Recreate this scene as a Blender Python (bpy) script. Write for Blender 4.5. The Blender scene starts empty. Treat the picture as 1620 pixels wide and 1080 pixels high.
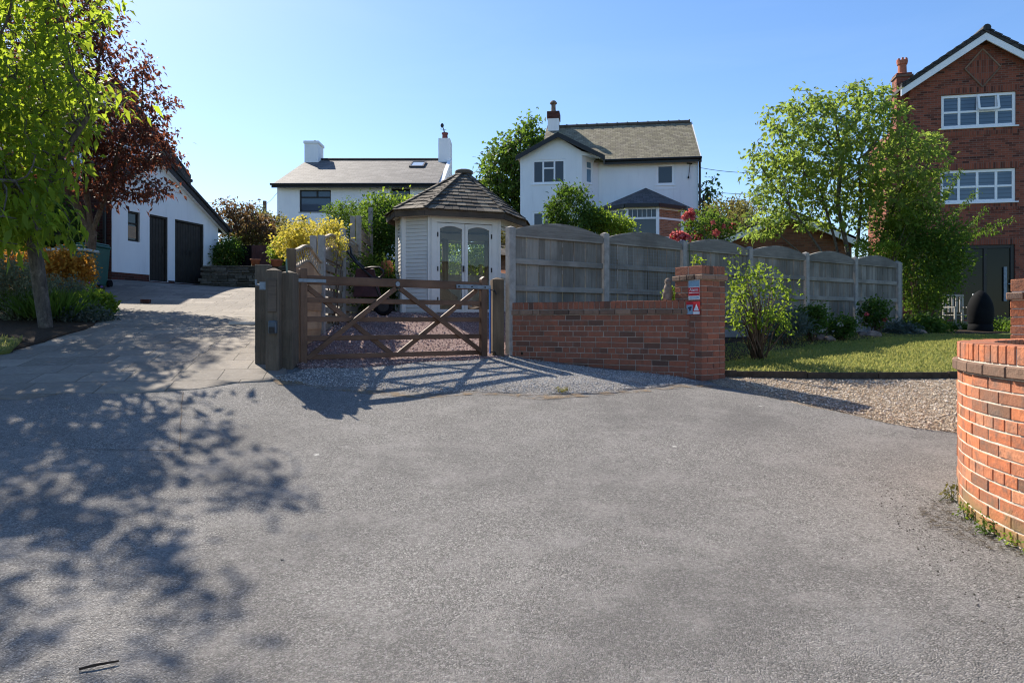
import bpy, bmesh, math, random
import numpy as np
from mathutils import Vector, Matrix
from mathutils.geometry import delaunay_2d_cdt, tessellate_polygon

SC = bpy.context.scene
COL = SC.collection
R = math.radians

# ------------------------------------------------------------------ camera, sky, sun, exposure
cam = bpy.data.cameras.new('camera')
cam.sensor_width = 36; cam.lens = 24; cam.shift_y = -30 / 1620; cam.clip_end = 2000; cam.clip_start = .05
co_ = bpy.data.objects.new('camera', cam); COL.objects.link(co_)
co_.location = (0, 0, 0); co_.rotation_euler = (R(90), 0, 0)          # z = 0 is eye level
SC.camera = co_

SUN_AZ, SUN_EL = R(38), R(41)                                        # azimuth: left of the view axis
wd = bpy.data.worlds.new('World'); SC.world = wd; wd.use_nodes = True
nt = wd.node_tree
sky = nt.nodes.new('ShaderNodeTexSky'); sky.sky_type = 'NISHITA'; sky.sun_disc = False
sky.sun_elevation = SUN_EL; sky.sun_rotation = -SUN_AZ
sky.altitude = 0; sky.air_density = 1.0; sky.dust_density = .35; sky.ozone_density = 3.0
bg = nt.nodes['Background']; bg.inputs[1].default_value = .126
gm = nt.nodes.new('ShaderNodeGamma'); gm.inputs[1].default_value = .88; hs = nt.nodes.new('ShaderNodeHueSaturation'); hs.inputs['Saturation'].default_value = 1.24; hs.inputs['Hue'].default_value = .507
nt.links.new(sky.outputs[0], gm.inputs[0]); nt.links.new(gm.outputs[0], hs.inputs['Color']); tc = nt.nodes.new('ShaderNodeTexCoord'); mp_ = nt.nodes.new('ShaderNodeMapping'); mp_.inputs['Scale'].default_value = (1.2, 1.2, 7); mp_.inputs['Rotation'].default_value = (.12, .2, 0)
cn = nt.nodes.new('ShaderNodeTexNoise'); cn.inputs['Scale'].default_value = 2.6; cn.inputs['Detail'].default_value = 9; cn.inputs['Roughness'].default_value = .62; cn.inputs['Distortion'].default_value = .5
cr_ = nt.nodes.new('ShaderNodeValToRGB'); cr_.color_ramp.elements[0].position = .5; cr_.color_ramp.elements[0].color = (0, 0, 0, 1); cr_.color_ramp.elements[1].position = .78; cr_.color_ramp.elements[1].color = (.02, .02, .02, 1)
cm_ = nt.nodes.new('ShaderNodeMix'); cm_.data_type = 'RGBA'; cm_.inputs[7].default_value = (6.2, 6.6, 7.0, 1)
nt.links.new(tc.outputs['Generated'], mp_.inputs[0]); nt.links.new(mp_.outputs[0], cn.inputs['Vector']); nt.links.new(cn.outputs['Fac'], cr_.inputs[0]); nt.links.new(cr_.outputs[0], cm_.inputs[0])
nt.links.new(hs.outputs[0], cm_.inputs[6]); nt.links.new(cm_.outputs[2], bg.inputs[0])
sl = bpy.data.lights.new('sun', 'SUN'); sl.energy = 5.0; sl.angle = R(.53); sl.color = (1, .91, .78)
so = bpy.data.objects.new('sun', sl); COL.objects.link(so)
sdir = Vector((-math.sin(SUN_AZ) * math.cos(SUN_EL), math.cos(SUN_AZ) * math.cos(SUN_EL), math.sin(SUN_EL)))
so.rotation_euler = sdir.to_track_quat('Z', 'Y').to_euler(); so.location = sdir * 60
SC.view_settings.view_transform = 'Standard'; SC.view_settings.look = 'None'
SC.view_settings.exposure = .97; SC.view_settings.gamma = 1
SC.cycles.pixel_filter_type = 'BLACKMAN_HARRIS'; SC.cycles.filter_width = 1.15
SC.cycles.max_bounces = 8; SC.cycles.transparent_max_bounces = 12

# ------------------------------------------------------------------ helpers: objects
def tag(o, label=None, cat=None, group=None, kind=None):
    if label: o['label'] = label
    if cat: o['category'] = cat
    if group: o['group'] = group
    if kind: o['kind'] = kind
    return o

def thing(name, label, cat, loc, group=None):
    o = bpy.data.objects.new(name, None); COL.objects.link(o)
    o.location = loc; o.empty_display_size = .2
    return tag(o, label, cat, group)

def top(o):
    while o.parent: o = o.parent
    return o

def link_mesh(name, me, parent=None):
    o = bpy.data.objects.new(name, me); COL.objects.link(o)
    if parent: o.parent = parent
    return o

def at(px, py, D):
    return Vector(((px - 810) / 1080 * D, D, (510 - py) / 1080 * D))

class Frame:
    """local x along a facade, y into the building, z up"""
    def __init__(s, x, y, deg=0, z=0):
        a = R(deg); s.o = Vector((x, y, z)); s.x = Vector((math.cos(a), math.sin(a), 0)); s.y = Vector((-math.sin(a), math.cos(a), 0))
    def __call__(s, p):
        return s.o + s.x * p[0] + s.y * p[1] + Vector((0, 0, p[2]))

class MB:
    def __init__(s, fr=None): s.v = []; s.f = []; s.fi = []; s.mi = 0; s.fr = fr
    def add(s, vs, fs):
        n = len(s.v)
        s.v += [s.fr(p) if s.fr else Vector(p) for p in vs]
        for f in fs: s.f.append([i + n for i in f]); s.fi.append(s.mi)
    def box(s, x0, x1, y0, y1, z0, z1):
        s.add([(x0, y0, z0), (x1, y0, z0), (x1, y1, z0), (x0, y1, z0), (x0, y0, z1), (x1, y0, z1), (x1, y1, z1), (x0, y1, z1)],
              [(0, 3, 2, 1), (4, 5, 6, 7), (0, 1, 5, 4), (1, 2, 6, 5), (2, 3, 7, 6), (3, 0, 4, 7)])
    def quad(s, *p): s.add(p, [tuple(range(len(p)))])
    def prism(s, poly, a0, a1, axis='y'):
        k = {'y': lambda p, a: (p[0], a, p[1]), 'x': lambda p, a: (a, p[0], p[1]), 'z': lambda p, a: (p[0], p[1], a)}[axis]
        n = len(poly)
        s.add([k(p, a0) for p in poly] + [k(p, a1) for p in poly],
              [tuple(range(n)), tuple(range(2 * n - 1, n - 1, -1))] + [(i, (i + 1) % n, (i + 1) % n + n, i + n) for i in range(n)])
    def bar(s, p0, p1, w, h, up=(0, 0, 1)):
        p0, p1, up = Vector(p0), Vector(p1), Vector(up)
        d = (p1 - p0).normalized(); a = d.cross(up).normalized() * (w / 2); b = a.cross(d).normalized() * (h / 2)
        s.add([p0 - a - b, p0 + a - b, p0 + a + b, p0 - a + b, p1 - a - b, p1 + a - b, p1 + a + b, p1 - a + b],
              [(0, 3, 2, 1), (4, 5, 6, 7), (0, 1, 5, 4), (1, 2, 6, 5), (2, 3, 7, 6), (3, 0, 4, 7)])
    def tube(s, pts, r, n=6):
        pts = [Vector(p) for p in pts]; m = len(pts)
        rs = r if hasattr(r, '__len__') else [r] * m
        vs = []; fs = []; a = None
        for i, p in enumerate(pts):
            d = (pts[min(i + 1, m - 1)] - pts[max(i - 1, 0)]).normalized()
            if a is None: a = d.orthogonal().normalized()
            else:
                a = a - d * a.dot(d)
                a = a.normalized() if a.length > 1e-5 else d.orthogonal().normalized()
            b = d.cross(a)
            for k in range(n):
                t = 2 * math.pi * k / n
                vs.append(p + (a * math.cos(t) + b * math.sin(t)) * rs[i])
        for i in range(m - 1):
            for k in range(n):
                fs.append((i * n + k, i * n + (k + 1) % n, (i + 1) * n + (k + 1) % n, (i + 1) * n + k))
        fs.append(tuple(range(n - 1, -1, -1))); fs.append(tuple(range((m - 1) * n, m * n)))
        s.add(vs, fs)
    def lathe(s, cx, cy, prof, n=20, sx=1, sy=1):
        vs = []; fs = []
        for r, z in prof:
            for k in range(n):
                t = 2 * math.pi * k / n; vs.append((cx + r * sx * math.cos(t), cy + r * sy * math.sin(t), z))
        for i in range(len(prof) - 1):
            for k in range(n): fs.append((i * n + k, i * n + (k + 1) % n, (i + 1) * n + (k + 1) % n, (i + 1) * n + k))
        fs.append(tuple(range(n - 1, -1, -1))); fs.append(tuple(range((len(prof) - 1) * n, len(prof) * n)))
        s.add(vs, fs)
    def blob(s, c, r, rng, sub=2, jit=.12):
        bm = bmesh.new(); bmesh.ops.create_icosphere(bm, subdivisions=sub, radius=1)
        vs = [(c[0] + v.co.x * r[0] * (1 + rng.uniform(-jit, jit)), c[1] + v.co.y * r[1] * (1 + rng.uniform(-jit, jit)), c[2] + v.co.z * r[2] * (1 + rng.uniform(-jit, jit))) for v in bm.verts]
        fs = [[v.index for v in f.verts] for f in bm.faces]; bm.free(); s.add(vs, fs)
    def wall(s, poly, holes, y, rev, sgn=1):
        """a wall face in the local xz plane with rectangular openings and their reveals"""
        hs = [[(a, c), (b, c), (b, d), (a, d)] for a, b, c, d in holes]
        loops = [[Vector((p[0], p[1], 0)) for p in poly]] + [[Vector((p[0], p[1], 0)) for p in h] for h in hs]
        flat = [q for l in loops for q in l]
        s.add([(q.x, y, q.y) for q in flat], [tuple(t) for t in tessellate_polygon(loops)])
        for h in hs:
            for i in range(4):
                a, b = h[i], h[(i + 1) % 4]
                s.add([(a[0], y, a[1]), (b[0], y, b[1]), (b[0], y + rev * sgn, b[1]), (a[0], y + rev * sgn, a[1])], [(0, 1, 2, 3)])
    def build(s, name, mat, parent=None, bevel=0, smooth=False, recalc=True):
        off = top(parent).location if parent else Vector((0, 0, 0))
        me = bpy.data.meshes.new(name)
        me.from_pydata([v - off for v in s.v], [], s.f)
        mats = mat if isinstance(mat, (list, tuple)) else [mat]
        for m in mats: me.materials.append(m)
        me.polygons.foreach_set('material_index', s.fi)
        bm = bmesh.new(); bm.from_mesh(me)
        if recalc: bmesh.ops.recalc_face_normals(bm, faces=bm.faces)
        if bevel:
            es = [e for e in bm.edges if len(e.link_faces) == 2 and e.calc_face_angle(0) > .5]
            bmesh.ops.bevel(bm, geom=es, offset=bevel, segments=1, affect='EDGES', clamp_overlap=True)
        uv = bm.loops.layers.uv.new('UVMap')
        for f in bm.faces:
            n = f.normal; f.smooth = smooth
            if abs(n.z) > .995: t = Vector((1, 0, 0)); b = Vector((0, 1, 0))
            else: t = Vector((-n.y, n.x, 0)).normalized(); b = n.cross(t)
            for l in f.loops:
                p = l.vert.co + off; l[uv].uv = (p.dot(t), p.dot(b))
        bm.to_mesh(me); bm.free()
        return link_mesh(name, me, parent)

def solo(o, label, cat, group=None):
    """make a parentless mesh stand at its own base"""
    me = o.data; n = len(me.vertices); a = np.empty(n * 3, np.float32); me.vertices.foreach_get('co', a); a = a.reshape(-1, 3)
    c = np.array([(a[:, 0].min() + a[:, 0].max()) / 2, (a[:, 1].min() + a[:, 1].max()) / 2, a[:, 2].min()], np.float32)
    me.vertices.foreach_set('co', (a - c).ravel()); o.location = c.tolist()
    return tag(o, label, cat, group)

# ------------------------------------------------------------------ helpers: node materials
class G:
    def __init__(s, name):
        s.m = bpy.data.materials.new(name); s.m.use_nodes = True; s.nt = s.m.node_tree; s.nt.nodes.clear()
        s.out = s.nt.nodes.new('ShaderNodeOutputMaterial'); s.bs = s.nt.nodes.new('ShaderNodeBsdfPrincipled')
        s.nt.links.new(s.bs.outputs[0], s.out.inputs[0])
        s.geo = s.nt.nodes.new('ShaderNodeNewGeometry'); s.pos = s.geo.outputs['Position']; s.isl = s.geo.outputs['Random Per Island']
        s._uv = None
    @property
    def uv(s):
        if not s._uv: s._uv = s.add('TexCoord').outputs['UV']
        return s._uv
    def set(s, sock, v):
        if isinstance(v, bpy.types.NodeSocket): s.nt.links.new(v, sock)
        elif isinstance(v, tuple) and len(v) == 3 and len(getattr(sock, 'default_value', (0, 0, 0))) == 4: sock.default_value = (*v, 1)
        else: sock.default_value = v
    def add(s, t, ins={}, **pr):
        n = s.nt.nodes.new('ShaderNode' + t)
        for k, v in pr.items(): setattr(n, k, v)
        for k, v in ins.items(): s.set(n.inputs[k], v)
        return n
    def map(s, scale, vec=None, rot=(0, 0, 0)):
        return s.add('Mapping', {'Vector': vec or s.pos, 'Scale': scale, 'Rotation': rot}).outputs[0]
    def noise(s, scale, detail=4, rough=.6, vec=None, dist=0):
        return s.add('TexNoise', {'Vector': vec or s.pos, 'Scale': scale, 'Detail': detail, 'Roughness': rough, 'Distortion': dist}).outputs['Fac']
    def vor(s, scale, out='Color', vec=None, feature='F1', rnd=1):
        return s.add('TexVoronoi', {'Vector': vec or s.pos, 'Scale': scale, 'Randomness': rnd}, feature=feature).outputs[out]
    def ramp(s, fac, stops, interp='LINEAR'):
        n = s.add('ValToRGB', {0: fac}); cr = n.color_ramp; cr.interpolation = interp
        while len(cr.elements) < len(stops): cr.elements.new(.5)
        for e, (p, c) in zip(cr.elements, stops):
            e.position = p; e.color = (*c, 1) if isinstance(c, tuple) else (c, c, c, 1)
        return n.outputs[0]
    def mix(s, fac, a, b, blend='MIX'):
        n = s.add('Mix', data_type='RGBA', blend_type=blend); s.set(n.inputs[0], fac); s.set(n.inputs[6], a); s.set(n.inputs[7], b)
        return n.outputs[2]
    def math(s, op, a, b=0.0, clamp=False):
        return s.add('Math', {0: a, 1: b}, operation=op, use_clamp=clamp).outputs[0]
    def sep(s, v): return s.add('SeparateXYZ', {0: v}).outputs
    def bump(s, h, strength=.5, dist=.01, normal=None):
        i = {'Height': h, 'Strength': strength, 'Distance': dist}
        if normal: i['Normal'] = normal
        return s.add('Bump', i).outputs[0]
    def done(s, col=None, rough=.8, bump=None, spec=.3, metal=0.0):
        if col is not None: s.set(s.bs.inputs['Base Color'], col)
        s.set(s.bs.inputs['Roughness'], rough); s.set(s.bs.inputs['Specular IOR Level'], spec); s.set(s.bs.inputs['Metallic'], metal)
        if bump: s.set(s.bs.inputs['Normal'], bump)
        return s.m

def plain(name, col, rough=.6, var=.15, scale=6, spec=.3, metal=0.0, bump=.0):
    g = G(name); n = g.noise(scale, 5, .65)
    c = g.mix(g.ramp(n, [(.3, 0.0), (.7, 1.0)]), tuple(x * (1 - var) for x in col), tuple(min(x * (1 + var), 1) for x in col))
    return g.done(c, rough, g.bump(g.noise(scale * 12, 3), bump, .004) if bump else None, spec, metal)

def wood(name, dark, light, vert=True, rough=.8, stain=None):
    g = G(name)
    v = g.map((28, 28, 1.6) if vert else (2.2, 2.2, 40))
    grain = g.noise(1.0, 6, .7, v, .6)
    tint = g.math('ADD', g.math('MULTIPLY', grain, .75), g.math('MULTIPLY', g.isl, .35))
    c = g.ramp(tint, [(.22, tuple(x * .55 for x in dark)), (.42, dark), (.75, light)])
    kn = g.vor(5.5, 'Distance', g.map((2.2, 2.2, 1)))
    c = g.mix(g.ramp(kn, [(.0, .7), (.1, 0.0)]), c, tuple(x * .35 for x in dark))
    big = g.noise(1.7, 4, .6)
    c = g.mix(g.ramp(big, [(.42, 0.0), (.66, .7)]), c, stain or tuple(x * .6 for x in dark))
    return g.done(c, rough, g.bump(grain, .5, .006), .25)

def brick_tex(name, c0, c1, c2, mortar, bw=.225, rh=.075, soldier=False, dirt=.35):
    g = G(name)
    n = g.add('TexBrick', {'Vector': g.uv, 'Color1': (0, 0, 0), 'Color2': (1, 1, 1), 'Mortar': (.5, .5, .5), 'Scale': 1.0, 'Mortar Size': .006 if rh > .05 else .004,
                           'Mortar Smooth': .2, 'Bias': 0.0, 'Brick Width': bw, 'Row Height': rh})
    n.offset = .5 if not soldier else 0.0
    c = g.ramp(n.outputs['Color'], [(.0, c0), (.28, c1), (.6, c1), (.78, c2), (1, tuple(x * 1.15 for x in c1))])
    c = g.mix(g.ramp(g.noise(26, 4), [(.35, 0.0), (.75, .35)]), c, tuple(x * .5 for x in c1))
    c = g.mix(n.outputs['Fac'], c, mortar)
    c = g.mix(g.ramp(g.noise(.9, 4), [(.45, 0.0), (.8, dirt)]), c, tuple(x * .4 for x in c1))
    h = g.math('ADD', g.math('MULTIPLY', n.outputs['Fac'], -1.0), g.math('MULTIPLY', g.noise(60, 3), .3))
    return g.done(c, .85, g.bump(h, .6, .006), .2)

def slate(name, cols, bw=.32, rh=.2, moss=None, mfac=.0):
    g = G(name)
    n = g.add('TexBrick', {'Vector': g.uv, 'Color1': (0, 0, 0), 'Color2': (1, 1, 1), 'Mortar': (.5, .5, .5), 'Scale': 1.0, 'Mortar Size': .007,
                           'Mortar Smooth': .1, 'Brick Width': bw, 'Row Height': rh}); n.offset = .5
    c = g.ramp(n.outputs['Color'], [(0, cols[0]), (.5, cols[1]), (1, cols[2])])
    c = g.mix(g.ramp(g.noise(9, 5, .7), [(.35, 0.0), (.7, .5)]), c, cols[0])
    if moss: c = g.mix(g.ramp(g.noise(2.6, 6, .75), [(.35, 0.0), (.68, mfac)]), c, moss)
    c = g.mix(n.outputs['Fac'], c, tuple(x * .3 for x in cols[0]))
    v = g.sep(g.uv)[1]
    lap = g.math('FRACT', g.math('DIVIDE', v, rh))
    c = g.mix(g.ramp(lap, [(.0, .6), (.16, 0.0)]), c, tuple(x * .35 for x in cols[0]))
    h = g.math('SUBTRACT', g.math('ADD', g.math('MULTIPLY', lap, -1.0), g.math('MULTIPLY', n.outputs['Color'], .35)), n.outputs['Fac'])
    return g.done(c, .75, g.bump(h, .7, .014), .3)

def leafmat(name, stops, trans, tf=.45, rough=.6, spec=.1):
    g = G(name)
    cl = g.noise(1.3, 3, .6)
    f = g.math('ADD', g.math('MULTIPLY', g.isl, .65), g.math('MULTIPLY', cl, .35))
    c = g.ramp(f, [(.2 + .6 * i / (len(stops) - 1), q) for i, q in enumerate(stops)])
    g.done(c, rough, None, spec)
    t = g.add('BsdfTranslucent', {'Color': g.mix(g.isl, trans, tuple(x * .6 for x in trans))})
    mx = g.add('MixShader', {0: tf, 1: g.bs.outputs[0], 2: t.outputs[0]})
    g.nt.links.new(mx.outputs[0], g.out.inputs[0])
    return g.m

def bark(name, a, b):
    g = G(name); v = g.map((1, 1, .35)); n = g.noise(22, 6, .7, v)
    c = g.ramp(n, [(.3, a), (.65, b)])
    c = g.mix(g.ramp(g.noise(9, 4), [(.55, 0.0), (.7, .6)]), c, tuple(min(1, x * 1.9) for x in b))
    return g.done(c, .9, g.bump(n, .8, .015), .2)

M = {}
# ground surfaces
g = G('asphalt')
big = g.noise(.55, 5, .62); mid = g.noise(2.3, 5, .7)
ag = g.vor(155, 'Color'); agd = g.vor(155, 'Distance'); ag2 = g.noise(75, 5, .8)
c = g.ramp(g.sep(ag)[0], [(0, (.1, .095, .088)), (.45, (.192, .183, .17)), (.8, (.275, .262, .244)), (1, (.44, .42, .392))])
c = g.mix(g.ramp(big, [(.36, .62), (.56, 0.0)]), c, (.125, .119, .113))
c = g.mix(g.ramp(mid, [(.47, 0.0), (.68, .55)]), c, (.31, .293, .274))
c = g.mix(g.ramp(g.noise(7, 4), [(.62, 0.0), (.72, .22)]), c, (.13, .112, .095))
c = g.mix(g.ramp(g.noise(1.35, 3, .5, g.map((1, 1, 1), rot=(0, 0, 1.1))), [(.66, 0.0), (.74, .35)]), c, (.27, .26, .25))
c = g.mix(g.ramp(g.noise(34, 4, .75), [(.36, .55), (.5, 0.0)]), c, (.1, .096, .094))
c = g.mix(g.ramp(g.noise(52, 3, .7), [(.56, 0.0), (.7, .5)]), c, (.4, .39, .375))
h = g.math('ADD', g.math('MULTIPLY', agd, -1.1), g.math('MULTIPLY', ag2, 1.1))
wsp = g.vor(.9, 'Distance', rnd=1)
c = g.mix(g.ramp(g.math('ADD', wsp, g.math('MULTIPLY', g.noise(40, 3), .03)), [(.028, .8), (.036, 0.0)]), c, (.6, .58, .54))
M['asphalt'] = g.done(c, .88, g.bump(h, 1.0, .0085, g.bump(g.noise(14, 4), .5, .02)), .25)

g = G('paving')
v = g.map((1, 1, 1), rot=(0, 0, R(-12)))
wob = g.add('VectorMath', {0: v, 1: g.add('VectorMath', {0: g.add('TexNoise', {'Vector': v, 'Scale': 2.4, 'Detail': 2.0}).outputs['Color'], 1: (.05, .05, .05)}, operation='MULTIPLY').outputs[0]}, operation='ADD').outputs[0]
n = g.add('TexBrick', {'Vector': wob, 'Color1': (0, 0, 0), 'Color2': (1, 1, 1), 'Mortar': (.5, .5, .5), 'Scale': 1.0, 'Mortar Size': .009, 'Mortar Smooth': .6, 'Brick Width': .66, 'Row Height': .44})
n.offset = .37; n.squash = .7; n.squash_frequency = 2
c = g.ramp(n.outputs['Color'], [(0, (.15, .128, .104)), (.5, (.225, .193, .158)), (1, (.3, .26, .212))])
c = g.mix(g.ramp(g.noise(3.5, 6, .7), [(.35, .5), (.65, 0.0)]), c, (.17, .155, .14))
c = g.mix(g.ramp(g.noise(24, 4), [(.5, 0.0), (.8, .5)]), c, (.4, .37, .33))
c = g.mix(g.math('MULTIPLY', n.outputs['Fac'], .75), c, (.1, .085, .06))
c = g.mix(g.ramp(g.noise(.8, 5, .7), [(.4, .45), (.6, 0.0)]), c, (.13, .115, .095))
h = g.math('ADD', g.math('MULTIPLY', n.outputs['Fac'], -1.2), g.math('MULTIPLY', g.noise(16, 6, .7), .9))
M['paving'] = g.done(c, .85, g.bump(h, .7, .014), .25)

def gravel(name, cols, scale=60):
    g = G(name)
    a = g.vor(scale, 'Color'); d = g.vor(scale, 'Distance')
    c = g.ramp(g.sep(a)[0], [(i / (len(cols) - 1), q) for i, q in enumerate(cols)])
    c = g.mix(g.ramp(d, [(.35, 0.0), (.75, .75)]), c, tuple(x * .25 for x in cols[0]))
    c = g.mix(g.ramp(g.noise(1.6, 4), [(.4, .4), (.6, 0.0)]), c, cols[0])
    return g.done(c, .85, g.bump(g.math('MULTIPLY', d, -1.0), 1.0, .02), .25)
M['gravel_pink'] = gravel('gravel_pink', [(.15, .085, .08), (.3, .19, .17), (.36, .24, .22), (.5, .4, .37)])
M['gravel_grey'] = gravel('gravel_grey', [(.2, .188, .178), (.34, .325, .31), (.42, .39, .36), (.6, .575, .55)], 95)
M['gravel_buff'] = gravel('gravel_buff', [(.2, .15, .105), (.38, .3, .205), (.5, .41, .3), (.66, .58, .48)])

g = G('lawn'); n = g.noise(90, 5, .8); b = g.noise(1.1, 4)
c = g.ramp(n, [(.25, (.08, .11, .025)), (.5, (.18, .21, .05)), (.75, (.31, .3, .11))])
c = g.mix(g.ramp(b, [(.45, 0.0), (.7, .6)]), c, (.29, .265, .11))
M['lawn'] = g.done(c, .9, g.bump(n, 1, .03), .15)
g = G('soil'); n = g.noise(30, 6, .75)
M['soil'] = g.done(g.ramp(n, [(.3, (.02, .014, .01)), (.7, (.085, .06, .042))]), .95, g.bump(n, 1, .03), .1)
g = G('rough_ground'); n = g.noise(8, 6, .75)
M['ground'] = g.done(g.ramp(n, [(.3, (.03, .04, .014)), (.55, (.06, .08, .025)), (.75, (.09, .08, .045))]), .95, g.bump(n, 1, .05), .1)

# masonry, render, roofs
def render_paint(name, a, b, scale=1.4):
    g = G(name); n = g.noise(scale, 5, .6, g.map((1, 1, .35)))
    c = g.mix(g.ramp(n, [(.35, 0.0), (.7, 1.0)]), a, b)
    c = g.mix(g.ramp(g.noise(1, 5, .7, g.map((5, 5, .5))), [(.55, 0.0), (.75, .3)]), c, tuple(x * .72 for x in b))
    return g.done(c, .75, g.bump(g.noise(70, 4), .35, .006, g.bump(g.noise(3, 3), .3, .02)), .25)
M['white_render'] = render_paint('white_render', (.86, .88, .9), (.79, .81, .84))  # slight blue in the paint stands in for the cool light of shade
M['cream_render'] = render_paint('cream_render', (.8, .795, .78), (.74, .73, .7))
M['brick_house'] = brick_tex('brick_house', (.055, .024, .02), (.3, .088, .052), (.13, .045, .032), (.22, .16, .13))
M['brick_soldier'] = brick_tex('brick_soldier', (.055, .024, .02), (.32, .095, .055), (.14, .048, .034), (.17, .13, .11), .075, .225, True)
M['brick_brown'] = brick_tex('brick_brown', (.12, .055, .037), (.25, .105, .062), (.15, .062, .042), (.18, .13, .1))
M['brick_dark'] = brick_tex('brick_dark', (.045, .02, .017), (.12, .04, .03), (.06, .025, .02), (.1, .08, .07))
M['brick_orange'] = brick_tex('brick_orange', (.22, .1, .06), (.42, .18, .1), (.28, .12, .07), (.4, .33, .27))
M['slate'] = slate('slate', [(.07, .068, .068), (.125, .118, .113), (.21, .197, .183)], .4, .24, moss=(.15, .145, .135), mfac=.4)
M['moss_tile'] = slate('moss_tile', [(.12, .1, .07), (.21, .18, .125), (.31, .27, .19)], .26, .19, (.25, .225, .11), .55)
M['dark_tile'] = slate('dark_tile', [(.035, .033, .032), (.055, .052, .05), (.075, .07, .066)], .3, .26)
M['flat_slate'] = slate('flat_slate', [(.07, .068, .07), (.1, .098, .1), (.13, .125, .125)], .3, .2)
M['ridge'] = plain('ridge_tile', (.09, .075, .06), .85, .3, 8)
M['shingle'] = None
g = G('shingle'); v = g.noise(1, 5, .7, g.map((40, 40, 8)))
f = g.math('ADD', g.math('MULTIPLY', g.isl, .7), g.math('MULTIPLY', v, .3))
c = g.ramp(f, [(.1, (.03, .026, .022)), (.45, (.085, .072, .058)), (.8, (.17, .145, .11))])
M['shingle'] = g.done(c, .85, g.bump(v, .6, .008), .2)
M['black_paint'] = plain('black_paint', (.012, .012, .013), .4, .3, 5, .4)
M['black_door'] = plain('black_door', (.03, .026, .022), .55, .3, 5, .3)
M['upvc'] = plain('upvc', (.88, .89, .91), .35, .04, 3, .4)
M['grey_clad'] = plain('grey_cladding', (.62, .595, .55), .55, .08, 2.5, .3)
M['grey_trim'] = plain('grey_trim', (.68, .655, .61), .5, .06, 2.5, .3)
M['fascia_wood'] = wood('fascia_wood', (.06, .045, .035), (.13, .1, .075), False)
def winglass(name, c, spec=.6):
    g = G(name); n = g.noise(1.1, 2)
    return g.done(g.mix(n, tuple(x * .6 for x in c), c), .04, g.bump(g.noise(1.5, 2), .04, .02), spec)
M['pane'] = winglass('window_pane', (.03, .04, .05))
M['pane_blue'] = winglass('window_pane_blue', (.055, .095, .15))
M['pane_lace'] = winglass('window_pane_lace', (.05, .06, .07), .5)
g = G('clear_glass')
gl = g.add('BsdfGlossy', {'Color': (1, 1, 1), 'Roughness': .02}); tr = g.add('BsdfTransparent', {'Color': (.86, .89, .88)})
fr = g.add('Fresnel', {'IOR': 1.5}); mx = g.add('MixShader', {0: fr.outputs[0], 1: tr.outputs[0], 2: gl.outputs[0]})
g.nt.links.new(mx.outputs[0], g.out.inputs[0]); M['glass'] = g.m

# brickwork built brick by brick
def brickmat(name, stops, dirt=(.05, .035, .025), df=.5, moss=False):
    g = G(name)
    n = g.noise(35, 5, .75); k = g.noise(13, 4, .65)
    c = g.ramp(g.isl, stops)
    c = g.mix(g.ramp(n, [(.4, 0.0), (.75, .4)]), c, (.14, .06, .04))
    c = g.mix(g.ramp(k, [(.5, 0.0), (.75, df)]), c, dirt)
    c = g.mix(g.ramp(g.noise(2.2, 4), [(.55, 0.0), (.75, df)]), c, tuple(x * 1.3 for x in dirt))
    c = g.mix(g.ramp(g.noise(6, 6, .8), [(.66, 0.0), (.78, .3)]), c, (.45, .37, .3))
    if moss:
        zz = g.math('ADD', g.math('MULTIPLY', g.sep(g.pos)[2], -3.2), g.math('MULTIPLY', g.noise(5, 5, .7), 1.3)); c = g.mix(g.ramp(g.math('SUBTRACT', zz, 3.9), [(.0, 0.0), (.5, .75)]), c, (.2, .165, .07))
    return g.done(c, .88, g.bump(n, .8, .008, g.bump(k, .7, .014)), .2)
M['brick_orange_old'] = brickmat('brick_orange_old', [(0, (.2, .11, .07)), (.18, (.36, .145, .08)), (.45, (.5, .165, .075)), (.75, (.57, .2, .09)), (.88, (.42, .175, .1)), (1, (.6, .26, .135))], (.12, .1, .085), .8, True)
M['brick_red_old'] = brickmat('brick_red_old', [(0, (.11, .066, .05)), (.15, (.18, .085, .058)), (.4, (.27, .102, .062)), (.75, (.33, .12, .07)), (1, (.25, .11, .072))], (.09, .062, .045), .5)
M['brick_band'] = brickmat('brick_band', [(0, (.11, .075, .055)), (.5, (.2, .13, .092)), (1, (.3, .2, .14))], (.07, .05, .038), .5)
M['mortar'] = plain('mortar', (.6, .51, .42), .95, .3, 9, .1, 0, .6)
M['mortar_dark'] = plain('mortar_dark', (.33, .28, .235), .95, .3, 9, .1, 0, .6)
M['edging'] = plain('edging', (.055, .046, .036), .9, .35, 12, .1, 0, .5)  # dark brown, with the shadow on the strip put into the colour
g = G('stone_dry'); n = g.noise(14, 6, .75)
c = g.ramp(g.isl, [(0, (.07, .062, .05)), (.5, (.14, .125, .1)), (1, (.22, .2, .17))])
M['stone_dry'] = g.done(g.mix(g.ramp(n, [(.4, .6), (.7, 0.0)]), c, (.045, .045, .03)), .95, g.bump(n, .8, .03), .1)

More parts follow.
